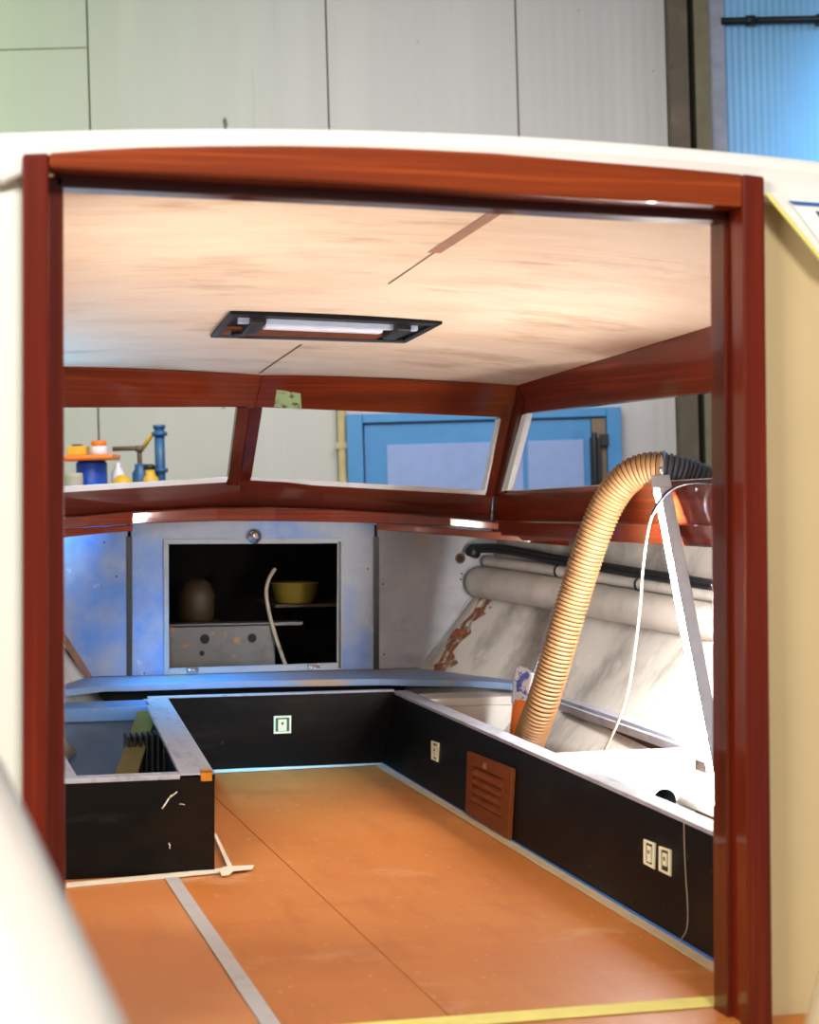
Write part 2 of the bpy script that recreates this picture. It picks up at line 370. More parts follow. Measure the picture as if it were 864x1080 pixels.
m.lathe((a, sD + .2, b2), [(.045, 0), (.047, .01), (.047, hgt - .01), (.042, hgt)], 20); hpart(m, 'can_body', M['plwhite'], cn)
m = MB(); m.lathe((a, sD + .2, b2 + hgt), [(.04, 0), (.043, .005), (.043, .028), (.034, .032)], 20); hpart(m, 'cap', M['orange'], cn)
m = MB(); a, _ = hp(77, 480, sD); m.box((a - .055, sD + .12, b2), (a + .05, sD + .26, b2 + .052)); m.box((a - .03, sD + .14, b2 + .052), (a + .02, sD + .22, b2 + .062), 1)
tag(hbuild(m, 'box', [M['yellow'], M['rubber']], bevel=.006), 'small yellow box on the orange tray beside the white can', 'box')
m = MB(); a, _ = hp(76, 500, sD); z2 = hp(76, 499, sD)[1]
m.lathe((a, sD + .05, bz), [(.05, 0), (.052, .01), (.052, z2 - bz - .02), (.048, z2 - bz)], 18)
tag(hbuild(m, 'tin', plain('olive tin', (176, 172, 150), .5)), 'pale tin beside the blue drum, under the orange tray', 'tin')
m = MB(); a, _ = hp(118, 500, sD); z2 = hp(118, 488, sD)[1]
m.lathe((a, sD + .22, bz), [(.035, 0), (.038, .01), (.038, z2 - bz - .06), (.015, z2 - bz - .02), (.015, z2 - bz)], 16)
tag(hbuild(m, 'bottle', M['plwhite']), 'white bottle between the blue drum and the blue valve', 'bottle')
m = MB(); a, _ = hp(126, 500, sD); z2 = hp(126, 501, sD)[1]; m.lathe((a, sD + .1, bz), [(.05, 0), (.06, .02), (.055, z2 - bz - .03), (.02, z2 - bz)], 16)
tag(hbuild(m, 'jug', M['yellow']), 'yellow jug low beside the white bottle', 'jug')
m = MB(); a, _ = hp(150, 500, sD); z2 = hp(150, 495, sD)[1]; m.lathe((a, sD + .3, bz), [(.05, 0), (.05, z2 - bz - .05), (.03, z2 - bz - .03), (.03, z2 - bz)], 16); m.lathe((a, sD + .3, z2), [(.034, 0), (.034, .02), (.02, .03)], 16, mi=1)
tag(hbuild(m, 'canister', [M['yellow'], M['rubber']]), 'yellow canister between the blue valve and the blue upright pipe', 'canister')
pp = hthing('pipe_run', (hp(160, 540, sD)[0], sD + .4, bz), 'blue upright water pipe with flanges and a yellow brace at the hall wall', 'pipe')
m = MB(); a, z0 = hp(160.5, 541, sD); z1 = hp(160, 450, sD)[1]; zf = hp(160, 456, sD)[1]; zg = hp(160, 496, sD)[1]
m.lathe((a, sD + .4, z0), [(.03, 0), (.03, z1 - z0)], 16)
for q in (zf, zg): m.lathe((a, sD + .4, q - .012), [(.045, 0), (.045, .024)], 16)
m.lathe((a, sD + .4, z1), [(.036, 0), (.036, .02)], 16)
hpart(m, 'upright', M['pipeblue'], pp)
m = MB(); a2, q2 = hp(140, 472, sD); m.tube([(a, sD + .4, zf), (a - .04, sD + .4, zf), (a2, sD + .4, q2)], .012, 8); hpart(m, 'brace', M['yellow'], pp)
pv = hthing('valve_pipe', (hp(137, 540, sD)[0], sD + .3, bz), 'dark angled pipe with a blue valve left of the blue upright pipe', 'pipe')
m = MB(); a, q = hp(139, 472, sD); a1 = hp(110, 472, sD)[0]; m.tube([(a1, sD + .3, q), (a - .02, sD + .3, q), (a, sD + .3, q - .02), (a, sD + .3, bz)], .014, 10); m.lathe((a, sD + .3, q - .02), [(.024, 0), (.024, .035)], 12); hpart(m, 'elbow_pipe', M['steelold'], pv)
m = MB(); q3 = hp(137, 489, sD)[1]; m.lathe((a, sD + .3, bz), [(.045, 0), (.045, q3 - bz - .05), (.03, q3 - bz - .03), (.03, q3 - bz)], 14); hpart(m, 'valve_body', M['pipeblue'], pv)

# ------------------------------------------------------------------ AFT BULKHEAD, ROOF EDGE, DOORWAY
YF = 3.66
def poly(pts, Y): return [atY(x, y, Y) for x, y in pts]
yw = 3.725
jl = [atY(36, 170, yw).x, atY(36, 1120, yw).x]; jr = [atY(797, 190, yw).x, atY(804, 1120, yw).x]
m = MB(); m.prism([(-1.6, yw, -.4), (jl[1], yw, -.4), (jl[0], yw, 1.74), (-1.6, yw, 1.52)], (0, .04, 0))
tag(m.build('wall_aft', plain('lit side gelcoat', (226, 228, 216), .35, 0, .2, .02, 4)), 'light-whitened bulkhead left of the mahogany doorway', 'wall', kind='structure')  # left part of one wall, whitened for the strong light on it
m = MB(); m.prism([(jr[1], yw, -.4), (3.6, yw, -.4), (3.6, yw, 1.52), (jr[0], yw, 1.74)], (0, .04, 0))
tag(m.build('wall_aft', M['cream']), 'cream bulkhead right of the mahogany doorway', 'wall', kind='structure')  # same wall; the cream also carries the warm dim light on this side
m = MB(); rows = []
def zroof(X): return 1.833 - .044 * (X - 1.15) ** 2
for k in range(131):
    X = -1.6 + 5.2 * k / 130; z = zroof(X); bz_ = -.062 - .03 * min(1, max(0, (abs(X - .99) - .735) / .03))
    prof = [(3.76, bz_ - .007), (3.70, bz_ - .007), (3.69, bz_), (3.685, -.03), (3.69, -.012), (3.70, -.003), (3.72, 0), (3.90, .002), (3.90, -.012), (3.76, -.012)]
    rows.append([(X, y, z + dz) for y, dz in prof])
m.sweep(rows, 0, False)
o = tag(m.build('trim_1', M['white'], bevel=.006, segs=2), 'white curved roof edge over the mahogany doorway', 'roof edge', kind='structure')
for p in o.data.polygons: p.use_smooth = False

door1 = thing('door_1', (1.0, YF, -.05), 'varnished mahogany doorway frame opening into the boat cabin', 'door frame', kind='structure')
BT = 1100
tL = lambda Y: None
m = MB(); m.prism(poly([(24, 162), (52, 161), (50, BT), (24, BT)], YF), (0, .08, 0)); m.build('jamb', M['mahjZ'], door1, bevel=.006, segs=3)
m = MB(); m.prism(poly([(784, 183), (807, 186), (816, BT), (790, BT)], YF), (0, .08, 0)); m.build('jamb', M['mahjZ'], door1, bevel=.006, segs=3)
top = [(52, 161), (100, 157.5), (150, 155), (220, 153.6), (300, 153.2), (380, 154.6), (432, 156.5), (520, 161), (632, 170.5), (720, 177.5), (784, 183.5)]
bot = [(784, 218), (640, 211), (520, 204), (432, 197), (330, 191), (216, 185.5), (120, 180.5), (52, 177)]
m = MB(); m.prism(poly(top + bot, YF), (0, .08, 0)); m.build('head_rail', M['mahX'], door1, bevel=.006, segs=3)
YS = 3.735
m = MB(); m.prism(poly([(46, 186), (67, 186), (69.5, BT), (44, BT)], YS), (0, .075, 0)); m.build('door_stop', M['mahjZ'], door1, bevel=.004)
m = MB(); m.prism(poly([(764, 222), (790, 226), (796, BT), (768, BT)], YS), (0, .075, 0)); m.build('door_stop', M['mahdZ'], door1, bevel=.004)
m = MB(); m.prism(poly([(58, 174), (216, 182), (432, 193), (640, 206), (784, 214), (784, 234), (764, 232.5), (640, 227), (432, 215), (216, 204.5), (67, 197.5), (58, 197)], YS), (0, .075, 0)); m.build('door_stop', M['mahdX'], door1, bevel=.004)
m = MB(); m.box((.24, YF - .02, -.09), (1.74, 3.80, -.004)); m.build('threshold', M['mahX'], door1, bevel=.006)

# corner board at upper right with a plate
m = MB(); yb = 3.665
m.prism(poly([(811, 203), (1010, 216), (1010, 445), (866, 272)], yb), (0, .022, 0))
o = m.build('corner_board', M['white'], None, bevel=.004)
tag(o, 'white slanted corner board to the right of the doorway, under the roof edge', 'board')
m = MB(); m.prism(poly([(808, 205), (811, 203), (868, 272), (868, 277)], yb - .003), (0, .006, 0)); m.build('edge_strip', M['tapey'], o)
m = MB(); m.prism(poly([(833, 212), (960, 221), (960, 300), (888, 286)], yb - .006), (0, .006, 0)); pl = m.build('sign_plate', plain('white sign', (236, 238, 240), .3, var=.01), o)
m = MB(); m.prism(poly([(832, 211.5), (960, 220.5), (960, 224), (838, 215.5)], yb - .009), (0, .003, 0)); m.build('sign_border', M['blue'], pl)
cu = bpy.data.curves.new('sign_letter', 'FONT'); cu.body = 'Y'; cu.size = .05; cu.extrude = .001; cu.materials.append(M['socketd'])
tx = bpy.data.objects.new('sign_letter', cu); C.objects.link(tx); tx.parent = pl
p = atY(860.5, 240, yb - .008); tx.location = p - Vector(pl['_o']); tx.rotation_euler = (math.radians(90), 0, 0)

# cockpit coamings in the foreground (out of focus)
def beam(name, edge, wdir, w, drop, mat, lab, cat):
    m = MB(); rows = []
    n = 12
    for k in range(n + 1):
        tt = k / n; p = edge[0].lerp(edge[1], tt)
        wd = Vector(wdir)
        ring = []
        for a in range(9):
            t = math.pi / 2 * a / 8
            ring.append(p + wd * (w * .18 * (1 - math.sin(t))) + Vector((0, 0, -.0)) + Vector((0, 0, -.05 * (1 - math.cos(t)))))
        ring = ring[::-1]
        ring = [Vector((p.x, p.y, -.4))] + ring + [p + wd * w, Vector(((p + wd * w).x, p.y, -.4))]
        rows.append(ring)
    m.sweep(rows, 0, False)
    o = m.build(name, mat); tag(o, lab, cat); return o
e0 = onD(12, 780, 2.05); e1 = onD(176, 1100, 1.25)
e0 = e0 + (e0 - e1) * .05; e1 = e1 + (e1 - e0) * .35
beam('cockpit_coaming', (e0, e1), (-1, 0, .02), .5, .7, M['white'], 'white out of focus cockpit coaming at the lower left', 'coaming')
e0 = onD(868, 975, 2.6); e1 = onD(836, 1085, 2.1); e1 = e1 + (e1 - e0) * .8
beam('cockpit_coaming.001', (e0, e1), (1, 0, .02), .4, .5, M['cream'], 'cream out of focus coaming at the lower right, beside the doorway', 'coaming')

m = MB(); m.box((-1.6, .3, -.46), (3.4, 3.66, -.4)); tag(m.build('cockpit_floor', M['cream']), kind='structure')
# ------------------------------------------------------------------ CABIN SHELL
def xside(Y): return 2.40 + .057 * (7.3 - Y)             # inner face of the right cabin side at the ceiling
def xsill(Y): return 2.38 + .057 * (7.55 - Y)
def mirror(p): return Vector((2 * XC - p[0], p[1], p[2]))
def yfront(X): return 7.6 - .3 * abs(X - XC) / .98
nx, ny = 40, 40
rows = []; rows2 = []
for j in range(ny + 1):
    r = []; r2 = []
    for i in range(nx + 1):
        s = i / nx; tt = j / ny
        X = XC + (2 * s - 1) * .985; Yf = yfront(X) + .06
        Y = Yf + (3.77 - Yf) * tt
        wd = xside(Y) + .03 - XC
        X = XC + (2 * s - 1) * wd
        r.append((X, Y, zceil(X, Y))); r2.append((X, Y, zceil(X, Y) + .022))
    rows.append(r); rows2.append(r2)
m = MB(); m.strip(rows, 0, True)
tag(m.build('ceiling', M['ply']), 'bare plywood cabin ceiling with brown stains', 'ceiling', kind='structure')
m = MB(); m.strip(rows2, 0, True)
tag(m.build('roof', M['white'], solid=.012), 'white outer roof skin', 'roof', kind='structure')
# joints of the ceiling boards
m = MB()
def cstrip(m, a, b, w0, w1, n=14, off=.0015):
    for sgn in (0,):
        rws = []
        for k in range(n + 1):
            tt = k / n; x = a[0] + (b[0] - a[0]) * tt; y = a[1] + (b[1] - a[1]) * tt; w = w0 + (w1 - w0) * tt
            p = onceil(x, y); rws.append([(p.x - w, p.y, zceil(p.x - w, p.y) - off), (p.x + w, p.y, zceil(p.x + w, p.y) - off)])
        m.strip(rws)
cstrip(m, (527, 221), (458, 266), .018, .018)
tag(m.build('trim_2', plain('brown filler strip', (146, 106, 84), .8, var=.15), solid=.001), 'brown filler strip along the ceiling joint', 'filler strip', kind='structure')
m = MB(); cstrip(m, (458, 266), (410, 299), .002, .002); cstrip(m, (318, 363), (274, 393), .003, .003)
tag(m.build('trim_3', plain('dark joint line', (92, 66, 50), .9), solid=.001), 'thin open joint between ceiling boards', 'joint', kind='structure')

# skylight hatch in the ceiling
hc = [(222, 354.5), (428, 360.5), (467, 340), (243, 329)]
P = [onceil(x, y, .004) for x, y in hc]
hatch = thing('skylight_hatch', (P[0] + P[2]) / 2, 'black framed roof hatch in the plywood ceiling with a white light bar', 'hatch')
def bil(P, u, v): return P[0].lerp(P[1], u).lerp(P[3].lerp(P[2], u), v)
def ring_frame(m, P, wu, wv, dn, up):
    o4 = [bil(P, 0, 0), bil(P, 1, 0), bil(P, 1, 1), bil(P, 0, 1)]; i4 = [bil(P, wu, wv), bil(P, 1 - wu, wv), bil(P, 1 - wu, 1 - wv), bil(P, wu, 1 - wv)]
    for k in range(4):
        l = (k + 1) % 4
        a = [o4[k], o4[l], i4[l], i4[k]]
        m.hexa([p + Vector((0, 0, -dn)) for p in a], [p + Vector((0, 0, up)) for p in a])
m = MB(); ring_frame(m, P, .035, .12, .006, .012); m.build('hatch_frame', plain('black hatch frame', (14, 14, 17), .4, spec=.2), hatch, bevel=.003)
m = MB(); Pi = [bil(P, .03, .10), bil(P, .97, .10), bil(P, .97, .90), bil(P, .03, .90)]
m.hexa([p + Vector((0, 0, .004)) for p in Pi], [p + Vector((0, 0, .010)) for p in Pi]); m.build('hatch_lining', plain('dark smoked acrylic', (20, 17, 15), .5, spec=.2), hatch)
m = MB(); Pi = [bil(P, .035, .13), bil(P, .82, .13), bil(P, .82, .40), bil(P, .035, .40)]
m.hexa([p + Vector((0, 0, -.005)) for p in Pi], [p + Vector((0, 0, .006)) for p in Pi]); m.build('wood_rebate', M['vent'], hatch)
m = MB()
a = bil(P, .19, .66); b = bil(P, .76, .66)
m.hexa([a + Vector((0, -.03, -.022)), b + Vector((0, -.03, -.022)), b + Vector((0, .03, -.022)), a + Vector((0, .03, -.022))], [a + Vector((0, -.03, .0)), b + Vector((0, -.03, 0)), b + Vector((0, .03, 0)), a + Vector((0, .03, 0))])
m.build('light_bar', plain('white lamp cover', (214, 216, 226), .4, var=.02), hatch, bevel=.006)
for q in (.11, .80):
    m = MB()
    a = bil(P, q, .45); b = bil(P, q + .07, .45); c = bil(P, q + .07, .88); d = bil(P, q, .88)
    m.hexa([p + Vector((0, 0, -.026)) for p in (a, b, c, d)], [p + Vector((0, 0, .004)) for p in (a, b, c, d)])
    m.build('bar_bracket', M['rubber'], hatch, bevel=.006)
m = MB()
a = bil(P, .06, .72); b = bil(P, .92, .72); c = bil(P, .92, .78); d = bil(P, .06, .78)
m.hexa([p + Vector((0, 0, -.014)) for p in (a, b, c, d)], [p + Vector((0, 0, .004)) for p in (a, b, c, d)])
m.build('slide_rail', M['alu'], hatch)
m = MB(); m.lathe(bil(P, .10, .35) + Vector((0, 0, -.02)), [(.02, -.01), (.026, 0), (.02, .01)], 16); m.build('catch_knob', M['rubber'], hatch)

# windscreen: header beams, mullion, corner posts, sills
Tc = Vector((XC, 7.6, 0)); Tr = Vector((2.40, 7.3, 0)); Tl = mirror(Tr)
for q in (Tc, Tr, Tl): q.z = zceil(q.x, q.y) + .004
Bc = atY(253, 507, 7.82); Br = atY(520, 521, 7.53); Bl = Vector((2 * XC - Br.x, 7.53, Br.z + .008))
def lp(a, b, t): return a.lerp(b, t)
def xat(a, b, x):            # point on segment a-b (3D) whose image column is x
    lo, hi = 0., 1.
    fcol = lambda p: CX + F * (p.x * K - p.y * S) / (p.x * S + p.y * K)
    up = fcol(b) > fcol(a)
    for _ in range(50):
        t = (lo + hi) / 2
        if (fcol(a.lerp(b, t)) < x) == up: lo = t
        else: hi = t
    return a.lerp(b, (lo + hi) / 2)
scr = thing('window_1', (XC, 7.6, 1.05), 'two part mahogany windscreen frame at the front of the cabin', 'windscreen', kind='structure')
out = Vector((0, .045, .008))
hb = .30                                    # share of the slope taken by the header
def slope(a, b, t): return a.lerp(b, t)
for (T0, B0, T1, B1, h0, h1, nm) in ((Tl, Bl, Tc, Bc, .325, .305, 'header_beam'), (Tc, Bc, Tr, Br, .305, .30, 'header_beam')):
    m = MB(); a = [T0, T1, slope(T1, B1, h1), slope(T0, B0, h0)]
    m.hexa(a, [p + out for p in a]); m.build('header_beam', M['mahH'], scr, bevel=.003)
def face_pt(T0, B0, T1, B1, x, y):          # point of the windscreen plane seen at x, y
    n = (T1 - T0).cross(B0 - T0); return atplane(x, y, T0, n)
L_ = (Tl, Bl, Tc, Bc); R_ = (Tc, Bc, Tr, Br)
m = MB(); a = [face_pt(*R_, 262, 430), face_pt(*R_, 277, 430), face_pt(*R_, 264, 512), face_pt(*R_, 251, 512)]
m.hexa(a, [p + out for p in a])
a = [face_pt(*L_, 250.5, 430), face_pt(*L_, 263, 430), face_pt(*L_, 252, 512), face_pt(*L_, 240, 512)]
m.hexa(a, [p + out for p in a]); m.build('mullion', M['mahdZ'], scr, bevel=.002)
m = MB(); a = [face_pt(*R_, 528, 438), face_pt(*R_, 548, 408), face_pt(*R_, 524, 524), face_pt(*R_, 512, 524)]
m.hexa(a, [p + out for p in a])
sn = Vector((1, 0, 0)); 
def side_pt(x, y):                          # a point of the right cabin side (sill to ceiling plane)
    n = (Vector((xsill(5.5), 5.5, 1.13)) - Br).cross(Vector((Tr.x, Tr.y, Tr.z)) - Br); return atplane(x, y, Br, n)
a = [side_pt(546, 408), side_pt(552, 420), side_pt(532, 520), side_pt(519, 522)]
m.hexa(a, [p + Vector((.04, .02, 0)) for p in a]); m.build('corner_post', M['mahdZ'], scr, bevel=.002)
m = MB(); a = [mirror(p) for p in a]; m.hexa(a, [p + Vector((-.04, .02, 0)) for p in a]); m.build('corner_post', M['mahdZ'], scr, bevel=.002)
m = MB(); a = [face_pt(*R_, 292, 411), face_pt(*R_, 317, 415), face_pt(*R_, 318, 432), face_pt(*R_, 289, 429)]
m.hexa([p + Vector((0, -.001, 0)) for p in a], [p + Vector((0, .003, 0)) for p in a]); m.build('green_patch', layered('mottled green', [((150, 172, 120),), ((90, 60, 34), (40, 40, 40), .54, .05, .9)], rough=.6), scr)  # small mottled green patch on the header
# pale rebate strips at the foot of both panes
m = MB(); a = [face_pt(*L_, 40, 514.5), face_pt(*L_, 241, 503), face_pt(*L_, 239, 508.5), face_pt(*L_, 40, 521)]
m.hexa(a, [p + Vector((0, .05, 0)) for p in a]); m.build('sill_strip', M['plwhite'], scr)
m = MB(); a = [face_pt(*R_, 265, 503), face_pt(*R_, 513, 517), face_pt(*R_, 512, 522), face_pt(*R_, 263, 508)]
m.hexa(a, [p + Vector((0, .05, 0)) for p in a]); m.build('sill_strip', M['plwhite'], scr)
m = MB(); a = [face_pt(*R_, 526.5, 442), face_pt(*R_, 528.5, 442), face_pt(*R_, 513, 519), face_pt(*R_, 511, 519)]
m.hexa(a, [p + Vector((0, .05, 0)) for p in a]); m.build('glazing_bead', M['plwhite'], scr)
m = MB(); a = [side_pt(551.5, 438), side_pt(557, 436), side_pt(536, 517), side_pt(530, 518)]
m.hexa([p + Vector((-.004, 0, 0)) for p in a], [p + Vector((.02, .0, 0)) for p in a]); m.build('glazing_bead', layered('white bead with screw holes', [((222, 222, 222),), ((80, 60, 50), (50, 50, 90), .66, .04, .9)], rough=.5), scr)
# aprons below the panes down to the dash
m = MB()
zb = .965
for (a0_, b0_) in ((Bl, Bc), (Bc, Br)):
    q0 = a0_ + Vector((0, -.004, .004)); q1 = b0_ + Vector((0, -.004, .004))
    a = [q0, q1, Vector((q1.x, q1.y + .03, zb)), Vector((q0.x, q0.y + .03, zb))]
    m.hexa(a, [p + Vector((0, .04, 0)) for p in a])
m.build('apron_board', M['mahdH'], scr)

# right cabin side: top beam and window, sill board, rail
def sideway(name, sgn):
    w = thing(name, (xsill(5.5) if sgn > 0 else 2 * XC - xsill(5.5), 5.5, 1.0), 'mahogany side window frame on the starboard side' if sgn > 0 else 'mahogany side window frame on the port side', 'window', kind='structure')
    mm = (lambda p: Vector(p)) if sgn > 0 else mirror
    th = Vector((.045 * sgn, 0, 0))
    Yn = 3.78
    # ceiling edge line and beam foot
    A0 = Vector((xside(7.3), 7.3, 0)); A1 = Vector((xside(Yn), Yn, 0))
    def zl(X, Y): return zceil(X if sgn > 0 else 2 * XC - X, Y) + .006
    topl = []; footl = []
    for k in range(13):
        Y = 7.31 + (Yn - 7.31) * k / 12; X = xside(Y)
        z = zl(X, Y); topl.append(Vector((X, Y, z)))
        tt = (7.31 - Y) / (7.31 - 5.45)
        zf = 1.382 + (1.408 - 1.382) * tt
        footl.append(Vector((X + .006, Y + .06, zf if sgn > 0 else zf + .03)))
    m = MB()
    rws = [[mm(a), mm(a) + th, mm(b) + th, mm(b)] for a, b in zip(topl, footl)]
    m.sweep(rws); m.build('header_beam', M['mahH'], w)
    s0, s1 = [], []
    def zs(Y): return 1.067 + .032 * (7.55 - Y)
    m = MB(); rws = []
    for k in range(13):
        Y = 7.56 + (Yn - 7.56) * k / 12; X = xsill(Y); z = zs(Y)
        rws.append([mm((X, Y, z)), mm((X, Y, z)) + th, mm((X, Y, z - .2)) + th, mm((X - .002, Y, z - .15)), mm((X - .002, Y, z - .15))])
    m.sweep(rws); m.build('sill_board', M['mahH'], w)
    m = MB(); rws = []
    for k in range(13):
        Y = 7.50 + (Yn - 7.50) * k / 12; X = xsill(Y); z = zs(Y)
        tt = (7.5 - Y) / 2.0
        zt = .952 + .034 * tt; zbm = .893 + .022 * tt
        rws.append([mm((X - .03, Y, zt)), mm((X + .01, Y, zt + .004)), mm((X + .01, Y, zbm)), mm((X - .03, Y, zbm))])
    m.sweep(rws); m.build('lower_rail', M['mahH'], w, bevel=.005)
    m = MB(); rws = []
    for k in range(13):
        Y = 7.50 + (Yn - 7.50) * k / 12; X = xsill(Y); z = zs(Y)
        rws.append([mm((X + .004, Y, z + .002)), mm((X + .05, Y, z + .006)), mm((X + .05, Y, z - .004)), mm((X + .004, Y, z - .004))])
    m.sweep(rws); m.build('sill_strip', M['plwhite'], w)
    # aft post, hidden behind the doorway
    m = MB(); Y = 3.95
    a = [Vector((xsill(Y), Y, zs(Y))), Vector((xsill(Y), Y - .12, zs(Y))), Vector((xside(Y), Y - .12, 1.44)), Vector((xside(Y), Y, 1.44))]
    a = [mm(p) for p in a]; m.hexa(a, [p + th for p in a]); m.build('aft_post', M['mahZ'], w)
    return w
sideway('window_2', 1); sideway('window_3', -1)
# side deck outside the sills (white) and fore deck
for nm, f in (('side_deck', lambda p: Vector(p)), ('side_deck.001', mirror)):
    m = MB(); rws = []
    for k in range(8):
        Y = 8.0 + (3.78 - 8.0) * k / 7; X = xsill(Y) + .046; z = 1.0 + .03 * (7.55 - Y)
        rws.append([f((X, Y, z)), f((X + .35, Y, z - .02)), f((X + .35, Y, z - .05)), f((X, Y, z - .03))])
    m.sweep(rws); o = m.build(nm, M['white']); tag(o, 'white side deck outside the starboard window' if nm == 'side_deck' else 'white side deck outside the port window', 'deck', kind='structure')
m = MB(); m.prism([(XC - 1.35, 7.66, .99), (XC - 1.0, 7.66, .99), (XC, 7.9, 1.0), (XC + 1.0, 7.66, .99), (XC + 1.35, 7.66, .99), (XC + .9, 9.2, .97), (XC, 9.9, .97), (XC - .9, 9.2, .97)], (0, 0, -.04))
tag(m.build('fore_deck', M['white']), 'white fore deck ahead of the windscreen', 'deck', kind='structure')

# dash board and its curved front trim
cpts = [(40, 549.5, 560, 7.38), (71, 547, 557.5, 7.45), (140, 540.5, 552.5, 7.58), (229, 536, 549.5, 7.68), (290, 536, 549.5, 7.68), (350, 538, 550.5, 7.64), (410, 541.5, 552, 7.58), (475, 546, 555, 7.50), (537, 552, 560, 7.40)]
ct = [atY(x, y0, Y) for x, y0, y1, Y in cpts]; cb = [atY(x, y1, Y) for x, y0, y1, Y in cpts]
m = MB(); rws = []
for a, b in zip(ct, cb):
    rws.append([a, a + Vector((0, .03, .003)), b + Vector((0, .03, 0)), b])
m.sweep(rws)
o = tag(m.build('trim_4', M['mahH'], bevel=.004), 'curved mahogany trim along the front edge of the dash', 'trim', kind='structure')
m = MB(); rws = []
for a in ct:
    yb_ = 7.87 - .3 * abs(a.x - XC) / .98
    rws.append([a + Vector((0, .02, -.002)), Vector((a.x, yb_, .972))])
m.strip(rws)
tag(m.build('dash_board', M['mahdX'], solid=.012), 'dark mahogany dash top below the windscreen', 'dash', kind='structure')
# lower lips of the trim on both sides
m = MB(); rws = []
for x, y0, y1, Y in [(397, 551, 558.5, 7.60), (440, 554.5, 562, 7.53), (490, 558.5, 566, 7.46), (560, 563.5, 572.5, 7.33), (600, 567, 576, 7.1)]:
    a = atY(x, y0, Y); b = atY(x, y1, Y); rws.append([a, a + Vector((.01, .03, 0)), b + Vector((.01, .03, 0)), b])
m.sweep(rws); tag(m.build('trim_5', M['mahH'], bevel=.003), 'lower mahogany lip under the dash on the starboard side', 'trim', kind='structure')
m = MB(); rws = []
for x, y0, y1, Y in [(40, 560, 571, 7.40), (71, 557.5, 566.5, 7.46), (110, 555.5, 562.5, 7.56), (140, 553.5, 560, 7.62)]:
    a = atY(x, y0, Y); b = atY(x, y1, Y); rws.append([a, a + Vector((0, .03, 0)), b + Vector((0, .03, 0)), b])
m.sweep(rws); tag(m.build('trim_6', M['mahH'], bevel=.003), 'lower mahogany lip under the dash on the port side', 'trim', kind='structure')

# ------------------------------------------------------------------ BOW BULKHEAD with locker opening
YB = 7.72
bh = thing('bow_bulkhead', (XC, YB, .33), 'grey steel bow bulkhead with a dark open locker under the dash', 'bulkhead')
def pb(x, y, d=0): return atY(x, y, YB + d)
m = MB(); m.prism([pb(138.5, 545), pb(395, 545), pb(395, 571), pb(138.5, 571)], (0, .02, 0)); m.prism([pb(138.5, 571), pb(178, 571), pb(178, 707), pb(138.5, 714)], (0, .02, 0))
m.prism([pb(357, 571), pb(395, 571), pb(395, 711), pb(357, 702)], (0, .02, 0)); m.prism([pb(178, 706), pb(357, 701), pb(395, 711), pb(395, 716), pb(138.5, 718), pb(138.5, 714)], (0, .02, 0))
m.build('centre_panel', M['greymetal'], bh)
m = MB(); m.prism([pb(30, 550), pb(134.5, 550), pb(134.5, 718), pb(97, 720), pb(70, 683), pb(30, 610)], (0, .02, 0)); m.build('side_panel', M['greymetal'], bh)
m = MB(); m.prism([pb(398.5, 549), pb(560, 562), pb(512, 592), pb(500, 626), pb(441, 708), pb(398.5, 712)], (0, .02, 0))
o = m.build('side_panel', M['greyplain'], bh)
for x in (136.5, 397):
    m = MB(); m.prism([pb(x - 3, 566, -.004), pb(x + 3, 566, -.004), pb(x + 3, 712, -.004), pb(x - 3, 712, -.004)], (0, .03, 0)); m.build('seam_strip', M['rubber'], bh)
m = MB(); o4 = [pb(172.5, 568.5, -.008), pb(362, 567.5, -.008), pb(361, 706, -.008), pb(173, 712, -.008)]; i4 = [pb(178, 574, -.008), pb(356, 573, -.008), pb(355.5, 699, -.008), pb(178.5, 705, -.008)]
for k in range(4):
    l = (k + 1) % 4; m.prism([o4[k], o4[l], i4[l], i4[k]], (0, .012, 0))
fr = m.build('locker_frame', M['greyframe'], bh, bevel=.002)
m = MB(); m.prism([pb(357, 571, -.009), pb(360, 571, -.009), pb(360, 705, -.009), pb(357, 705, -.009)], (0, .004, 0)); m.build('rubber_seal', M['rubber'], fr)
m = MB(); p = pb(268.5, 565.5, -.006)
m.lathe(p, [(.030, 0), (.030, -.004), (.022, -.010), (.012, -.014), (.012, -.020), (.019, -.024), (.019, -.03), (.008, -.034)], 20, (0, 1, 0)); m.build('catch_knob', M['chrome'], bh)
for x, y in ((203, 707), (331, 703.5)):
    m = MB(); m.prism([pb(x - 6.5, y - 3.2, -.012), pb(x + 6.5, y - 3.2, -.012), pb(x + 6.5, y + 2.6, -.012), pb(x - 6.5, y + 2.6, -.012)], (0, .008, 0))
    a = pb(x - 6, y, -.014); b = pb(x + 6, y, -.014); m.tube([a, b], .006, 8); m.build('hinge', M['chrome'], bh)
m = MB(); p = pb(485.5, 589, -.002); m.lathe(p, [(.022, 0), (.020, -.003), (.014, -.003), (.012, .004)], 18, (0, 1, 0)); m.build('cable_hole', plain('rusty hole rim', (96, 52, 26), .7), bh)
m = MB(); p = pb(485.5, 589, -.004); m.lathe(p, [(.014, 0), (.013, -.001)], 18, (0, 1, 0)); m.build('hole_bottom', M['dark'], bh)
for k, (x, y) in enumerate([(404, 616), (487, 605), (486, 611), (110, 572), (123, 608), (388, 600), (152, 710), (405, 690)]):
    m = MB(); m.lathe(pb(x, y, -.001), [(.004, 0), (.004, -.001)], 8, (0, 1, 0)); m.build('rivet_hole', M['dark'], bh)
m = MB(); m.box((.55, YB, -.05), (2.3, YB + .02, .335)); m.build('lower_panel', M['dark'], bh)
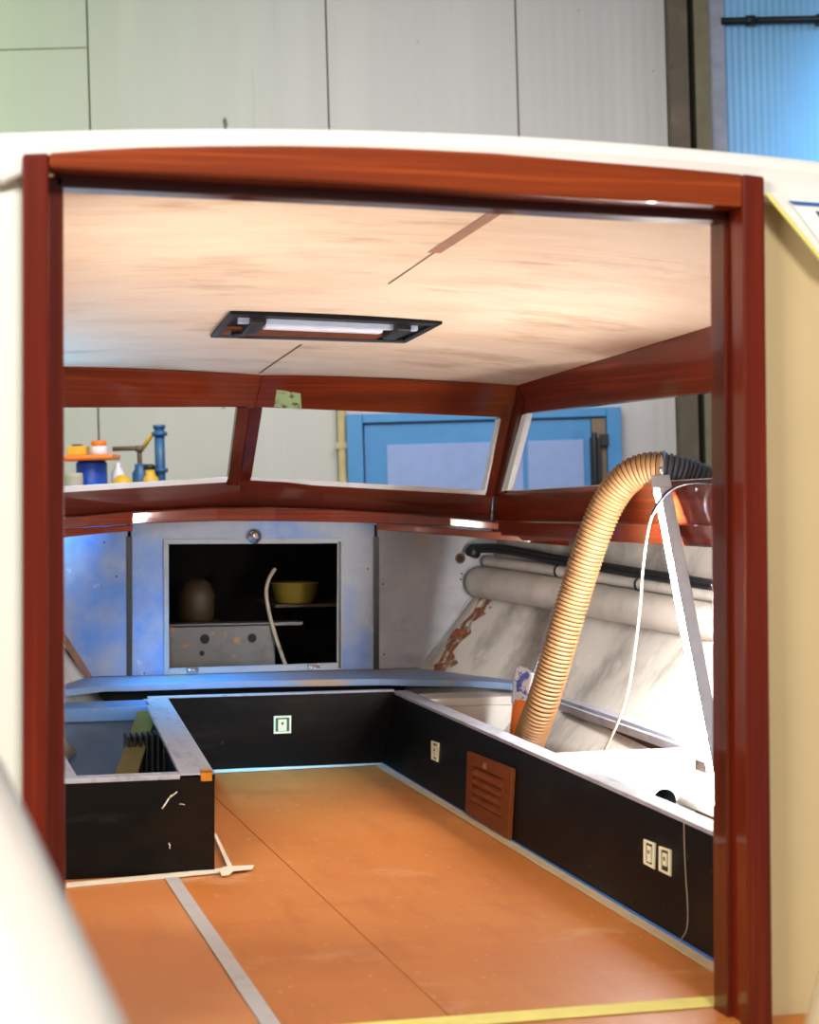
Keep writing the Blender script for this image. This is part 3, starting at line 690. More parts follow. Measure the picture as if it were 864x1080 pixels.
# locker inside
lock = MB(); yb0, yb1 = YB + .02, YB + .75
q = [pb(172, 566), pb(364, 566), pb(364, 716), pb(172, 716)]
x0_, x1_, z0_, z1_ = q[0].x - .12, q[1].x + .12, q[2].z - .02, q[0].z + .04
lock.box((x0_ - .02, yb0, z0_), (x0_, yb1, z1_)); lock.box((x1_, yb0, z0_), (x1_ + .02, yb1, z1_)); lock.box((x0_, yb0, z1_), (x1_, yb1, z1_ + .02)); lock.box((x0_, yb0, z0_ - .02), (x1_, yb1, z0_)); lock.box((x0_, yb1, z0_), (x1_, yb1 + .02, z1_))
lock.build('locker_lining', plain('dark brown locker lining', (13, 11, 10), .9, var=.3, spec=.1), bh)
m = MB(); yy = YB + .22; a = atY(150, 661, yy); b = atY(290, 658, yy)
m.box((a.x, yy, z0_), (b.x, yy + .012, a.z)); m.box((a.x, yy, a.z - .006), (b.x + .12, yy + .1, a.z + .006)); sp = m.build('step_plate', layered('grimy steel plate', [((92, 90, 88),), ((64, 60, 58), (7, 7, 7), .5, .2, .7), ((150, 104, 40), (9, 9, 12), .60, .08, .8)], rough=.5), bh)
for x, y, r in ((216, 674, .020), (266, 673, .019), (213, 689, .011)):
    m = MB(); m.lathe(atY(x, y, yy - .002), [(r, 0), (r, .003)], 16, (0, 1, 0)); m.build('plate_hole', M['dark'], sp)
m = MB(); yy = YB + .45
pth = [(290, 600), (284, 610), (281, 622), (282, 636), (286, 655), (291, 672), (297, 690), (302, 703)]
from mathutils.geometry import interpolate_bezier
def smooth_path(pts, n=8):
    pts = [Vector(p) for p in pts]; res = []
    for i in range(len(pts) - 1):
        p0 = pts[max(i - 1, 0)]; p1 = pts[i]; p2 = pts[i + 1]; p3 = pts[min(i + 2, len(pts) - 1)]
        for k in range(n):
            t = k / n
            res.append(.5 * ((2 * p1) + (p2 - p0) * t + (2 * p0 - 5 * p1 + 4 * p2 - p3) * t * t + (3 * p1 - p0 - 3 * p2 + p3) * t ** 3))
    res.append(pts[-1]); return res
m.tube(smooth_path([atY(x, y, YB + .30 - .02 * i) for i, (x, y) in enumerate(pth)]), .008, 10)
tag(m.build('loose_cable', M['cablew']), 'pale cable hanging inside the dark locker in the bow bulkhead', 'cable')
bw = MB(); c = atY(311, 636, YB + .38)
bw.lathe(c, [(.07, 0), (.085, .01), (.10, .085), (.106, .09), (.098, .085), (.08, .015)], 24)
tag(bw.build('bowl', plain('shaded yellow', (112, 92, 24), .6)), 'yellow bowl on a bracket inside the dark locker', 'bowl')  # yellow darkened to hold the shade deep in the locker
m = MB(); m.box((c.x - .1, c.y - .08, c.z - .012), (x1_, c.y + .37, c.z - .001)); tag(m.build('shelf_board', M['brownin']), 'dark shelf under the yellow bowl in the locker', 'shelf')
m = MB(); c2 = atY(207, 657, YB + .45); m.lathe(c2, [(.05, 0), (.075, .02), (.08, .12), (.06, .17), (.03, .19)], 20)
tag(m.build('pot', plain('shaded brown', (52, 38, 16), .6)), 'shaded brown pot at the left behind the plate in the locker', 'pot')  # brown darkened for the locker's shade as well
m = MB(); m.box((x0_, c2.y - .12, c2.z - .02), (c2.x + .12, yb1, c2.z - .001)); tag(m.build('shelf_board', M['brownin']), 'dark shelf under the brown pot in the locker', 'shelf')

# ledge at the foot of the bulkhead, bowed out to both sides
m = MB()
front = [(30, 745), (70, 733.5), (110, 728.5), (143, 728), (270, 724), (400, 722), (500, 724), (560, 728)]
zt = .329
fp = [atZ(x, y - 6, zt) for x, y in front]
rws = []
for p in fp:
    rws.append([(p.x, p.y, zt), (p.x, YB + .01, zt + .004), (p.x, YB + .01, zt - .03), (p.x, p.y + .002, zt - .026)])
m.sweep(rws)
tag(m.build('bulkhead_ledge', M['ledge'], bevel=.002), 'rusty grey steel ledge at the foot of the bow bulkhead', 'ledge')

# ------------------------------------------------------------------ HULL SIDES
def hull_rows(f):
    secs = [(7.74, [(1.95, .12), (2.10, .33), (2.345, .645), (2.43, .80), (2.47, .95)]),
            (7.20, [(2.18, .12), (2.36, .32), (2.53, .63), (2.61, .80), (2.65, .96)]),
            (6.75, [(2.30, .12), (2.47, .30), (2.66, .61), (2.74, .80), (2.78, .96)]),
            (5.70, [(2.36, .12), (2.49, .30), (2.78, .62), (2.86, .82), (2.90, .98)]),
            (3.80, [(2.36, .12), (2.49, .30), (2.80, .62), (2.88, .84), (2.92, 1.03)])]
    rows = []
    for (Y, s), (Y2, s2) in zip(secs, secs[1:]):
        for k in range(6):
            t = k / 6; row = []
            pts = [(Y + (Y2 - Y) * t, a[0] + (b[0] - a[0]) * t, a[1] + (b[1] - a[1]) * t) for a, b in zip(s, s2)]
            for (ya, xa, za), (yb, xb, zb_) in zip(pts, pts[1:]):
                for q in range(4): row.append(f((xa + (xb - xa) * q / 4, ya + (yb - ya) * q / 4, za + (zb_ - za) * q / 4)))
            row.append(f((pts[-1][1], pts[-1][0], pts[-1][2]))); rows.append(row)
    Y, s = secs[-1]; row = []
    for a, b in zip(s, s[1:]):
        for q in range(4): row.append(f((a[0] + (b[0] - a[0]) * q / 4, Y, a[1] + (b[1] - a[1]) * q / 4)))
    row.append(f((s[-1][0], Y, s[-1][1]))); rows.append(row)
    return rows
m = MB(); m.strip(hull_rows(lambda p: Vector(p)), 0, True)
hullR = tag(m.build('wall_starboard', M['hull'], solid=.008), 'grey sloping steel hull side behind the hose and lamp', 'hull side', kind='structure')
m = MB(); m.strip([r for r in hull_rows(mirror) if r[0][1] > 5.4], 0, True)
tag(m.build('wall_port', M['hull'], solid=.008), 'grey sloping steel hull side on the port side', 'hull side', kind='structure')
m = MB(); m.box((.22, 3.77, -.05), (.25, 5.45, 1.1)); m.box((-.1, 5.42, -.05), (.34, 5.45, 1.0)); tag(m.build('wall_left', M['cream']), 'plain inner wall on the port side by the doorway', 'wall', kind='structure')
# rust streak along the joint between bulkhead and hull
hr_ = hull_rows(lambda p: Vector(p))
def hullp(Y, t):                            # point on the hull plate: t counts section points
    k = min(range(len(hr_) - 1), key=lambda i: abs((hr_[i][0].y + hr_[i + 1][0].y) / 2 - Y))
    f_ = (Y - hr_[k][0].y) / (hr_[k + 1][0].y - hr_[k][0].y)
    i_ = min(int(t), len(hr_[0]) - 2); g_ = t - i_
    return hr_[k][i_].lerp(hr_[k][i_ + 1], g_).lerp(hr_[k + 1][i_].lerp(hr_[k + 1][i_ + 1], g_), f_)
hn = Vector((-.78, -.3, .55)).normalized()
m = MB(); rws = []
for k in range(9):
    t = 4.0 + 4.0 * k / 8; y0 = 7.66 - .02 * math.sin(k * 1.3); w_ = .055 + .025 * math.sin(k * 2.1)
    rws.append([hullp(y0, t) + hn * .006, hullp(y0 - w_ * 1.4, t) + hn * .006])
m.strip(rws); tag(m.build('trim_7', M['rust'], solid=.001), 'rusty weld streak where the bulkhead meets the hull', 'weld', kind='structure')
m = MB(); a = [pb(441, 709, -.01), pb(444.5, 709, -.01), pb(502, 628, -.01), pb(499, 626, -.01)]; m.prism(a, (0, .02, 0)); m.build('edge_bead', M['greyframe'], bh)
m = MB(); a = [pb(60, 668, -.01), pb(66, 664, -.01), pb(99, 716, -.01), pb(92, 719, -.01)]; m.prism(a, (0, .02, 0)); m.build('edge_bead', M['rustsolid'], bh)
# big moulded pipe, thin pipe, cables along the hull
path = [onD(507, 614, 8.02), onD(560, 624, 7.80), onD(620, 636, 7.50), onD(690, 655, 7.05), onD(772, 684, 6.5)]
path = [Vector((2.36, 7.70, .690)), Vector((2.485, 7.22, .675)), Vector((2.60, 6.80, .655)), Vector((2.70, 6.2, .635)), Vector((2.735, 5.5, .63)), Vector((2.75, 4.2, .63))]
m = MB(); sp_ = smooth_path(path, 14)
m.tube(sp_, .066, 24, rf=lambda i: .066 + .0018 * math.sin(i * 1.7) * (1 if i < 45 else .3))
tag(m.build('moulded_pipe', M['pipe']), 'thick grey pipe running along the hull side under the thin pipe', 'pipe')
p2 = [Vector((2.39, 7.69, .775)), Vector((2.51, 7.22, .762)), Vector((2.63, 6.80, .742)), Vector((2.73, 6.2, .722)), Vector((2.765, 5.5, .715)), Vector((2.78, 4.2, .715))]
m = MB(); sp2 = smooth_path(p2, 14); m.tube(sp2, .023, 14)
tp = m.build('water_pipe', M['pipe']); tag(tp, 'thin pale pipe running above the thick pipe on the hull side', 'pipe')
for i in (16, 32, 46):
    m = MB(); c = sp2[i]; t = (sp2[i + 1] - sp2[i - 1]).normalized(); m.lathe(c - t * .005, [(.027, 0), (.027, .01)], 14, t); m.build('cable_tie', M['rubber'], tp)
m = MB(); up = Vector((-.01, 0, .042))
pc = [pb(497, 581, -.03), sp2[5] + up + Vector((0, 0, .012)), sp2[16] + up * .9, sp2[24] + up * .85, sp2[34] + up * .8, sp2[46] + up * .75, sp2[58] + up * .75, sp2[-1] + up]
m.tube(smooth_path(pc, 10), .013, 10); m.tube([p + Vector((-.004, 0, .018)) for p in smooth_path(pc, 10)], .010, 10)
m.tube([pb(495, 581, -.06), pb(503, 584, -.04)], .022, 12)
tag(m.build('cable_bundle', M['rubber']), 'black cable bundle tied on top of the thin pale pipe', 'cable')
# hull rib
def rib(name, x0, y0, X0, x1, y1, X1, w, lab):
    a = atX(x0, y0, X0); b = atX(x1, y1, X1); m = MB(); d = Vector((.05, .01, 0)); e = Vector((0, -w, 0))
    m.hexa([a, b, b + d, a + d], [a + e, b + e, b + d + e, a + d + e]); o = m.build(name, M['rail']); tag(o, lab, 'hull rib', kind='structure')
rib('trim_8', 608, 566, 2.60, 556, 722, 2.33, .03, 'pale flat hull rib just left of the ribbed hose')
rib('trim_9', 661, 566, 2.74, 630, 616, 2.66, .05, 'pale flat hull rib right of the ribbed hose')

# ------------------------------------------------------------------ CABIN SOLE
m = MB(); m.box((.30, 3.70, -.05), (2.50, 7.75, 0))
tag(m.build('floor', M['floor'], None), 'orange film faced plywood cabin floor', 'floor', kind='structure')
m = MB(); m.box((.30, 3.78, 0), (.73, 5.42, .003)); tag(m.build('floor_board', M['floorl']), 'paler floor board at the lower left beside the metal strip', 'floor board')
m = MB(); m.box((.732, 3.80, 0), (.772, 5.43, .006)); tag(m.build('floor_strip', M['stripal'], bevel=.001), 'pale metal strip running up the floor beside the paler board', 'floor strip')
m = MB(); m.prism([atZ(224, 838, .0015), atZ(224.7, 838, .0015), atZ(480, 1076, .0015), atZ(479, 1076, .0015)], (0, 0, -.002)); tag(m.build('trim_10', plain('joint brown', (158, 94, 44), .8)), 'thin joint between the floor boards', 'joint', kind='structure')
m = MB(); m.prism([(.55, 3.815, .002), (1.80, 3.815, .002), (1.80, 3.89, .002), (.55, 3.89, .002)], (0, 0, .001)); tag(m.build('masking_tape', M['tapey']), 'yellow masking tape across the floor at the threshold', 'tape', 'masking tape on the floor')
m = MB(); m.prism([atZ(404, 805, .003), atZ(768, 1024, .003), atZ(768, 1036, .003), atZ(700, 993, .003), atZ(397, 808.5, .003)], (0, 0, .002))
tag(m.build('masking_tape', M['tapef']), 'pale tape on the floor along the foot of the starboard bench', 'tape', 'masking tape on the floor')
m = MB(); m.prism([atZ(224, 812.5, .003), atZ(405, 804, .003), atZ(405, 806.5, .003), atZ(224, 815.5, .003)], (0, 0, .002))
tag(m.build('masking_tape', M['tape']), 'pale tape on the floor along the foot of the forward bench', 'tape', 'masking tape on the floor')
m = MB(); m.prism([atZ(70, 932, .004), atZ(226, 917.5, .004), atZ(242, 915, .004), atZ(242, 919, .004), atZ(226, 921.5, .004), atZ(70, 936.5, .004)], (0, 0, .003))
tag(m.build('masking_tape', M['tape']), 'pale tape on the floor along the front of the port bench', 'tape', 'masking tape on the floor')
m = MB(); m.prism([atZ(225, 880, .004), atZ(228, 880, .004), atZ(245, 914, .004), atZ(240, 915, .004)], (0, 0, .003))
tag(m.build('masking_tape', M['tape']), 'short pale tape running up beside the corner of the port bench', 'tape', 'masking tape on the floor')
m = MB(); m.prism([atZ(231, 918, .009), atZ(236, 914.5, .009), atZ(268, 913, .009), atZ(266, 917, .009), atZ(246, 919, .009), atZ(242, 923, .009), atZ(234, 924, .009)], (0, 0, .002))
tag(m.build('masking_tape', M['tape']), 'torn scrap of masking tape off the corner of the port bench', 'tape', 'masking tape on the floor')

# ------------------------------------------------------------------ STARBOARD BENCH
HB = .285; LEAN = .193
def fx(z): return 1.85 + LEAN * z
fn = Vector((1, 0, -LEAN)).normalized()
def onface(x, y, off=0): return atplane(x, y, Vector((1.85, 5, 0)) - fn * off, fn)
sb = thing('bench_locker', (1.9, 5.6, 0), 'long black open bench locker along the starboard side, with a teak grille', 'bench')
m = MB(); ya, yb2 = 3.80, 7.36
m.hexa([(fx(0), ya, 0), (fx(0), yb2, 0), (fx(HB), yb2, HB - .004), (fx(HB), ya, HB - .004)], [(fx(0) + .02, ya, 0), (fx(0) + .02, yb2, 0), (fx(HB) + .02, yb2, HB - .004), (fx(HB) + .02, ya, HB - .004)])
m.build('front_panel', M['black'], sb)
m = MB(); m.box((fx(HB) - .004, ya, HB - .012), (fx(HB) + .06, yb2, HB)); m.build('front_rail', M['rail'], sb, bevel=.002)
m = MB(); m.box((2.42, ya, HB - .004), (2.47, 7.0, HB + .012)); m.box((2.405, ya, HB - .03), (2.42, 7.0, HB - .001)); m.build('outer_rail', M['rail'], sb, bevel=.002)
m = MB(); m.box((2.425, ya, 0), (2.44, 7.1, HB - .03)); m.build('outer_panel', M['brownin'], sb)
m = MB(); m.box((1.965, 7.04, HB - .03), (2.42, 7.22, HB + .002)); m.box((1.90, 7.03, .005), (2.42, 7.04, HB - .03)); m.build('cross_board', M['plate'], sb, bevel=.003)
hc_ = atY(701, 846, 5.58); rr_ = .041
ang = sorted([2 * math.pi * k / 40 for k in range(40)] + [math.atan2(z - hc_.z, x - hc_.x) % (2 * math.pi) for x in (1.93, 2.42) for z in (.005, HB - .012)])
inn = []; out_ = []
for t in ang:
    c, q_ = math.cos(t), math.sin(t)
    k_ = min(((2.42 if c > 0 else 1.93) - hc_.x) / c if abs(c) > 1e-6 else 1e9, ((HB - .012 if q_ > 0 else .005) - hc_.z) / q_ if abs(q_) > 1e-6 else 1e9)
    inn.append((hc_.x + rr_ * c, hc_.z + rr_ * q_)); out_.append((hc_.x + k_ * c, hc_.z + k_ * q_))
m = MB(); m.strip([[(x, y, z) for x, z in ring] for ring, y in ((inn, 5.595), (inn, 5.58), (out_, 5.58), (out_, 5.595))], 0, False, True)
m.box((1.965, 5.56, HB - .012), (2.42, 5.60, HB)); shp = m.build('cross_board', M['plate'], sb)
m = MB(); m.strip([[(hc_.x + r * math.cos(t), y, hc_.z + r * math.sin(t)) for t in [2 * math.pi * k / 24 for k in range(24)]] for r, y in ((.0405, 5.585), (.0405, 5.75), (.001, 5.75))], 0, False, True); m.build('duct', M['dark'], shp)
m = MB(); m.box((1.91, ya, .0), (2.42, 5.56, .01)); m.build('bottom_board', M['plate'], sb)
m = MB(); m.prism([onface(401, 803, .003), onface(770, 1021, .003), onface(770, 1025, .003), onface(401, 805, .003)], fn * -.001); m.build('blue_tape', M['blue'], sb)
def framed(par, q, on, nrm, name, inner, plate, dot, fr=.16, ivr=.10, pu=(.35, .68), pv=(.20, .82), lab=None):
    """a small framed outlet: q = four image corners (tl, tr, br, bl)"""
    def pt(u, v, off): 
        x = (q[0][0] * (1 - u) + q[1][0] * u) * (1 - v) + (q[3][0] * (1 - u) + q[2][0] * u) * v
        y = (q[0][1] * (1 - u) + q[1][1] * u) * (1 - v) + (q[3][1] * (1 - u) + q[2][1] * u) * v
        return on(x, y) + nrm * off
    def quad(u0, v0, u1, v1, off): return [pt(u0, v0, off), pt(u1, v0, off), pt(u1, v1, off), pt(u0, v1, off)]
    m = MB()
    for (u0, v0, u1, v1) in ((0, 0, 1, ivr), (0, 1 - ivr, 1, 1), (0, ivr, fr, 1 - ivr), (1 - fr, ivr, 1, 1 - ivr)):
        m.prism(quad(u0, v0, u1, v1, .0), nrm * .006)
    o = m.build(name, M['socket'], par, bevel=.001)
    m = MB(); m.prism(quad(fr * .9, ivr * .9, 1 - fr * .9, 1 - ivr * .9, .0), nrm * .002); m.build('recess', inner, o)
    m = MB(); m.prism(quad(pu[0], pv[0], pu[1], pv[1], .002), nrm * .004); m.build('plate', plate, o)
    m = MB(); um = (pu[0] + pu[1]) / 2; m.prism(quad(um - .06, pv[0] + .16, um + .06, pv[0] + .30, .006), nrm * .001); m.build('button', M['socketd'], o)
    return o
nR = -fn
framed(sb, [(680.8, 885), (692.3, 889.5), (691.5, 917), (680.8, 911)], onface, nR, 'socket_outlet', M['socketd'], M['socket'], 1)
framed(sb, [(697, 892.5), (709, 896.5), (708.7, 924.5), (696.8, 918.5)], onface, nR, 'socket_outlet', M['socketd'], M['socket'], 1, pv=(.20, .70))
framed(sb, [(456.3, 781.2), (463.8, 783.8), (462.8, 804), (456.3, 801)], onface, nR, 'socket_outlet', M['socketd'], M['socket'], 1, fr=.2)
# teak grille
gq = [(497.5, 792.5), (544.5, 811), (540.5, 885.5), (495.2, 857.5)]
def gp(u, v, off):
    x = (gq[0][0] * (1 - u) + gq[1][0] * u) * (1 - v) + (gq[3][0] * (1 - u) + gq[2][0] * u) * v
    y = (gq[0][1] * (1 - u) + gq[1][1] * u) * (1 - v) + (gq[3][1] * (1 - u) + gq[2][1] * u) * v
    return onface(x, y) + nR * off
def gbox(m, u0, v0, u1, v1, o0, o1): m.prism([gp(u0, v0, o0), gp(u1, v0, o0), gp(u1, v1, o0), gp(u0, v1, o0)], nR * (o1 - o0))
m = MB(); gbox(m, 0, 0, 1, .20, 0, .016); gbox(m, 0, .76, 1, 1, 0, .016); gbox(m, 0, .20, .13, .76, 0, .016); gbox(m, .80, .20, 1, .76, 0, .016)
vg = m.build('vent_grille', M['vent'], sb, bevel=.0025)
m = MB(); gbox(m, .1, .18, .85, .80, .0, .002); m.build('grille_back', M['dark'], vg)
for k in range(4):
    v = .22 + k * .135; m = MB()
    a = [gp(.13, v, .004), gp(.80, v, .004), gp(.80, v + .10, .017), gp(.13, v + .10, .017)]
    m.prism(a, Vector((0, 0, -.006)) + nR * .001); m.build('slat', M['ventn'], vg, bevel=.001)
cu = bpy.data.curves.new('pencil_mark', 'FONT'); cu.body = '165'; cu.size = .028; cu.extrude = .0004; cu.materials.append(plain('pale pencil', (176, 128, 88), .7))
tx = bpy.data.objects.new('pencil_mark', cu); C.objects.link(tx); tx.parent = vg
o_ = gp(.36, .165, .0165); xd = (gp(.7, .165, 0) - gp(.36, .165, 0)).normalized(); zd = nR; yd = zd.cross(xd).normalized()
tx.matrix_local = Matrix.Translation(o_ - Vector(vg['_o'])) @ Matrix((xd, yd, zd)).transposed().to_4x4()
m = MB(); m.tube(smooth_path([onface(x, y, .003) for x, y in [(721.5, 868), (722, 890), (723.5, 925), (725.5, 955), (724.5, 980), (716, 994)]], 6), .0012, 6)
tag(m.build('string', M['cablew']), 'thin pale string hanging down the black bench front by the two outlets', 'string')

# ------------------------------------------------------------------ FORWARD BENCH FRONT
fb = thing('bench_locker.001', (1.45, 7.34, 0), 'low black forward bench front across the cabin, with one green outlet', 'bench')
m = MB(); m.hexa([(.97, 7.335, 0), (1.862, 7.335, 0), (1.905, 7.335, HB), (.97, 7.335, HB)], [(.97, 7.355, 0), (1.862, 7.355, 0), (1.905, 7.355, HB), (.97, 7.355, HB)]); m.build('front_panel', M['black'], fb)
m = MB(); m.box((.93, 7.33, HB), (1.90, 7.362, HB + .007)); m.build('top_edge', M['rail'], fb, bevel=.001)
framed(fb, [(288.8, 755.2), (307, 754.6), (306.8, 773), (288.6, 773.8)], lambda x, y: atY(x, y, 7.334), Vector((0, -1, 0)), 'socket_outlet', M['socketg'], M['socket'], 1, fr=.10, ivr=.11, pu=(.25, .74), pv=(.20, .86))
m = MB(); m.box((.97, 7.36, .0), (2.0, YB, .02)); m.build('bottom_board', M['dark'], fb)

# ------------------------------------------------------------------ PORT BENCH
pbn = thing('bench_locker.002', (.6, 6.4, 0), 'black open bench locker with pale rails at the left, gold tab on its corner', 'bench')
yP = 5.48
xr0, xr1 = .886, 1.006                       # inner face at the front and at the back
m = MB(); m.hexa([(.34, yP, 0), (xr0, yP, 0), (xr0, yP, HB - .004), (.34, yP, HB - .004)], [(.34, yP + .02, 0), (xr0, yP + .02, 0), (xr0, yP + .02, HB - .004), (.34, yP + .02, HB - .004)]); m.build('front_panel', M['black'], pbn)
m = MB(); m.hexa([(xr0 - .002, yP + .02, 0), (xr1, 7.33, 0), (xr1, 7.33, HB - .01), (xr0 - .002, yP + .02, HB - .01)], [(xr0 - .02, yP + .02, 0), (xr1 - .02, 7.33, 0), (xr1 - .02, 7.33, HB - .01), (xr0 - .02, yP + .02, HB - .01)]); m.build('side_panel', M['black'], pbn)
m = MB(); m.prism([(xr0 - .10, yP, HB - .012), (xr0, yP, HB - .012), (xr1, 7.33, HB - .012), (xr1 - .095, 7.33, HB - .012)], (0, 0, .013)); m.build('side_rail', M['rail'], pbn, bevel=.002)
m = MB(); m.box((.34, yP - .003, HB - .014), (xr0 - .1, yP + .055, HB)); m.build('front_rail', M['rail'], pbn, bevel=.002)
m = MB(); m.box((.34, 7.10, HB - .05), (xr1 - .09, 7.14, HB)); m.box((.34, 7.14, HB - .012), (xr1 - .09, 7.30, HB + .001)); m.build('rear_rail', layered('blue painted rail', [((88, 130, 182),), ((128, 140, 158), (12, 12, 12), .52, .1, .7)], rough=.5), pbn, bevel=.002)
m = MB(); m.box((.34, 7.13, 0), (xr1 - .02, 7.14, HB - .05)); m.build('rear_panel', M['bluein'], pbn)
m = MB(); m.box((.46, yP + .05, HB - .02), (.50, 7.1, HB - .004)); m.box((.34, yP + .02, .0), (.48, 7.1, .06)); m.build('outer_rail', M['rail'], pbn)
m = MB(); a = [atY(84, 812, 5.9), atY(112, 815, 5.9)]
q0 = Vector((.50, 5.75, .05)); m.hexa([(.52, 5.6, .02), (.60, 5.6, .02), (.93, 7.08, .27), (.86, 7.08, .27)], [(.52, 5.6, 0), (.60, 5.6, 0), (.93, 7.10, .255), (.86, 7.10, .255)])
m.v = [Vector(v) for v in m.v]; m.build('sloping_strip', M['olive'], pbn)  # olive strip rising towards the back of the locker
m = MB(); p0 = atY(212, 813.5, yP - .006); p1 = atY(223.5, 823.5, yP - .006); m.box((p0.x, yP - .008, p1.z), (p1.x, yP, p0.z)); m.box((p0.x, yP - .008, p0.z - .003), (p1.x, yP + .02, p0.z + .002)); m.build('corner_tab', M['brass'], pbn)
# scuffs: a peeled scratch
m = MB()
for (x0, y0, x1, y1, w) in ((171, 853, 178, 842, .0022), (178, 842, 187, 835, .0016), (173, 849, 181, 838, .001), (189, 848, 195, 849, .001), (178, 889, 179, 895, .0016)):
    m = MB(); a = atY(x0, y0, yP - .001); b = atY(x1, y1, yP - .001); m.tube([a, (a + b) / 2 + Vector((.002, 0, .001)), b], w, 6); m.build('scratch', M['tape'], pbn)

# radiator inside
rd = thing('radiator', (.82, 6.72, 0), 'small black ribbed radiator inside the port bench locker', 'radiator')
zt_ = atY(150, 773, 6.72).z; xa_, xb_ = atY(134, 773, 6.72).x, atY(171, 773, 6.72).x
for k in range(7):
    x = xa_ + (xb_ - xa_) * k / 6; m = MB(); m.box((x - .0055, 6.66, .0), (x + .0055, 6.78, zt_ - .004 + .006 * (k / 6))); m.build('fin', M['rubber'], rd, bevel=.004)
m = MB(); m.tube([(xa_ - .01, 6.72, .05), (xb_ + .01, 6.72, .05)], .015, 10); m.build('header_pipe', M['rubber'], rd)

# ------------------------------------------------------------------ HOSE, LAMP, CABLE, SCRAPER
hpth = [Vector((2.10, 6.46, .03)), atX(556, 786, 2.175), atX(573, 740, 2.20), atX(591, 680, 2.24), atX(608, 622, 2.285), atX(626, 567, 2.33), atX(643, 528, 2.375), atX(661, 505, 2.42), atX(680, 495.5, 2.47), atX(702, 494.5, 2.53), atX(724, 500, 2.60), atX(748, 510, 2.68), atX(766, 522, 2.76), Vector((2.95, 6.5, .95))]
sp3 = smooth_path(hpth, 40)
# resample at even rib spacing
def resample(pts, step):
    res = [pts[0]]; acc = 0; prev = pts[0]
    for p in pts[1:]:
        d = (p - prev).length
        while acc + d >= step and d > 1e-9:
            t = (step - acc) / d; prev = prev.lerp(p, t); res.append(prev.copy()); d = (p - prev).length; acc = 0
        acc += d; prev = p
    return res
rs = resample(sp3, .0150 / 5)
cut = min(range(len(rs)), key=lambda i: (rs[i] - hpth[9]).length); cut -= cut % 5
RIB = [.0515, .0575, .059, .0575, .0515]
hs = thing('ribbed_hose', tuple(rs[0]), 'ribbed beige suction hose rising from the bench locker and out of the side window', 'hose')
m = MB(); m.tube(rs[:cut + 1], .05, 24, rf=lambda i: RIB[i % 5], band=lambda i: 1 if i % 5 == 4 else 0); m.build('hose_section', [M['hose'], M['hosegroove']], hs)
m = MB(); m.tube(rs[cut:], .05, 24, rf=lambda i: RIB[i % 5] * .96, band=lambda i: 1 if i % 5 == 4 else 0); m.build('outer_section', [M['hosegrey'], M['hoseshadeg']], hs)  # outer end of the same hose, shade coloured in
m = MB(); c = rs[cut]; t = (rs[cut + 2] - rs[cut - 2]).normalized(); m.lathe(c - t * .008, [(.0605, 0), (.0625, .003), (.0625, .013), (.0605, .016)], 24, t); m.build('hose_clamp', M['chrome'], hs)
# led lamp
LA = atX(766.5, 869, 2.33); LB = atX(697.5, 510, 2.43)
lamp = thing('work_lamp', tuple(LA), 'bright white strip work lamp leaning on the hull side by the hose', 'lamp')
ax = (LB - LA).normalized()
sideL = ax.cross(Vector((S, K, 0))).normalized()      # across the view
if sideL.x > 0: sideL = -sideL
dep = ax.cross(sideL).normalized()
if dep.y < 0: dep = -dep
def bar(m, s0, s1, d0, d1, t0, t1):
    a = [LA + ax * t0 + sideL * s + dep * d for s, d in ((s0, d0), (s1, d0), (s1, d1), (s0, d1))]
    b = [LA + ax * t1 + sideL * s + dep * d for s, d in ((s0, d0), (s1, d0), (s1, d1), (s0, d1))]
    m.sweep([a, b])
LL = (LB - LA).length
m = MB(); bar(m, -.028, .012, -.018, -.004, 0, LL); bar(m, -.028, -.006, -.004, .022, 0, LL); m.build('lamp_profile', M['alu'], lamp, bevel=.002)
em = bpy.data.materials.new('led diffuser'); em.use_nodes = True; nt = em.node_tree
for n_ in list(nt.nodes): nt.nodes.remove(n_)
eo = nt.nodes.new('ShaderNodeOutputMaterial'); ee = nt.nodes.new('ShaderNodeEmission'); ee.inputs[0].default_value = (1, .96, .93, 1); ee.inputs[1].default_value = 270
nt.links.new(ee.outputs[0], eo.inputs[0])
m = MB(); rws = []
for tt in (.02, LL - .03):
    ring = []
    for k in range(9):
        a_ = math.pi * (k / 8) - math.radians(62)
        ring.append(LA + ax * tt + sideL * (-.001 + .027 * math.cos(a_)) + dep * (.006 + .024 * math.sin(a_)))
    rws.append(ring)
m.sweep(rws, 0, True); m.build('diffuser', em, lamp)
for t0_, t1_ in ((LL - .03, LL + .02), (-.005, .02)):
    m = MB(); bar(m, -.030, .030, -.020, .024, t0_, t1_); m.build('end_cap', M['alu'], lamp, bevel=.003)
# lamp cable
cp = [(770, 508, 2.52), (748, 508.5, 2.475), (728, 509, 2.44), (712, 514, 2.42), (699, 525, 2.40), (689, 541, 2.38), (683, 562, 2.36), (678, 600, 2.34), (675, 640, 2.32), (669, 690, 2.29), (661, 735, 2.26), (650, 766, 2.23), (639, 789, 2.21), (634, 800, 2.20)]
pp_ = [atX(x, y, X) for x, y, X in cp]; sc_ = smooth_path(pp_, 8)
cb_ = thing('lamp_cable', tuple(pp_[-1]), 'thin cable looping down between the hose and the bright lamp', 'cable')
m = MB(); m.tube(sc_[40:], .0048, 8); m.build('white_length', M['cablew'], cb_)
m = MB(); m.tube(sc_[:42], .0065, 8); m.build('black_length', plain('blue black rubber', (24, 28, 44), .4), cb_)
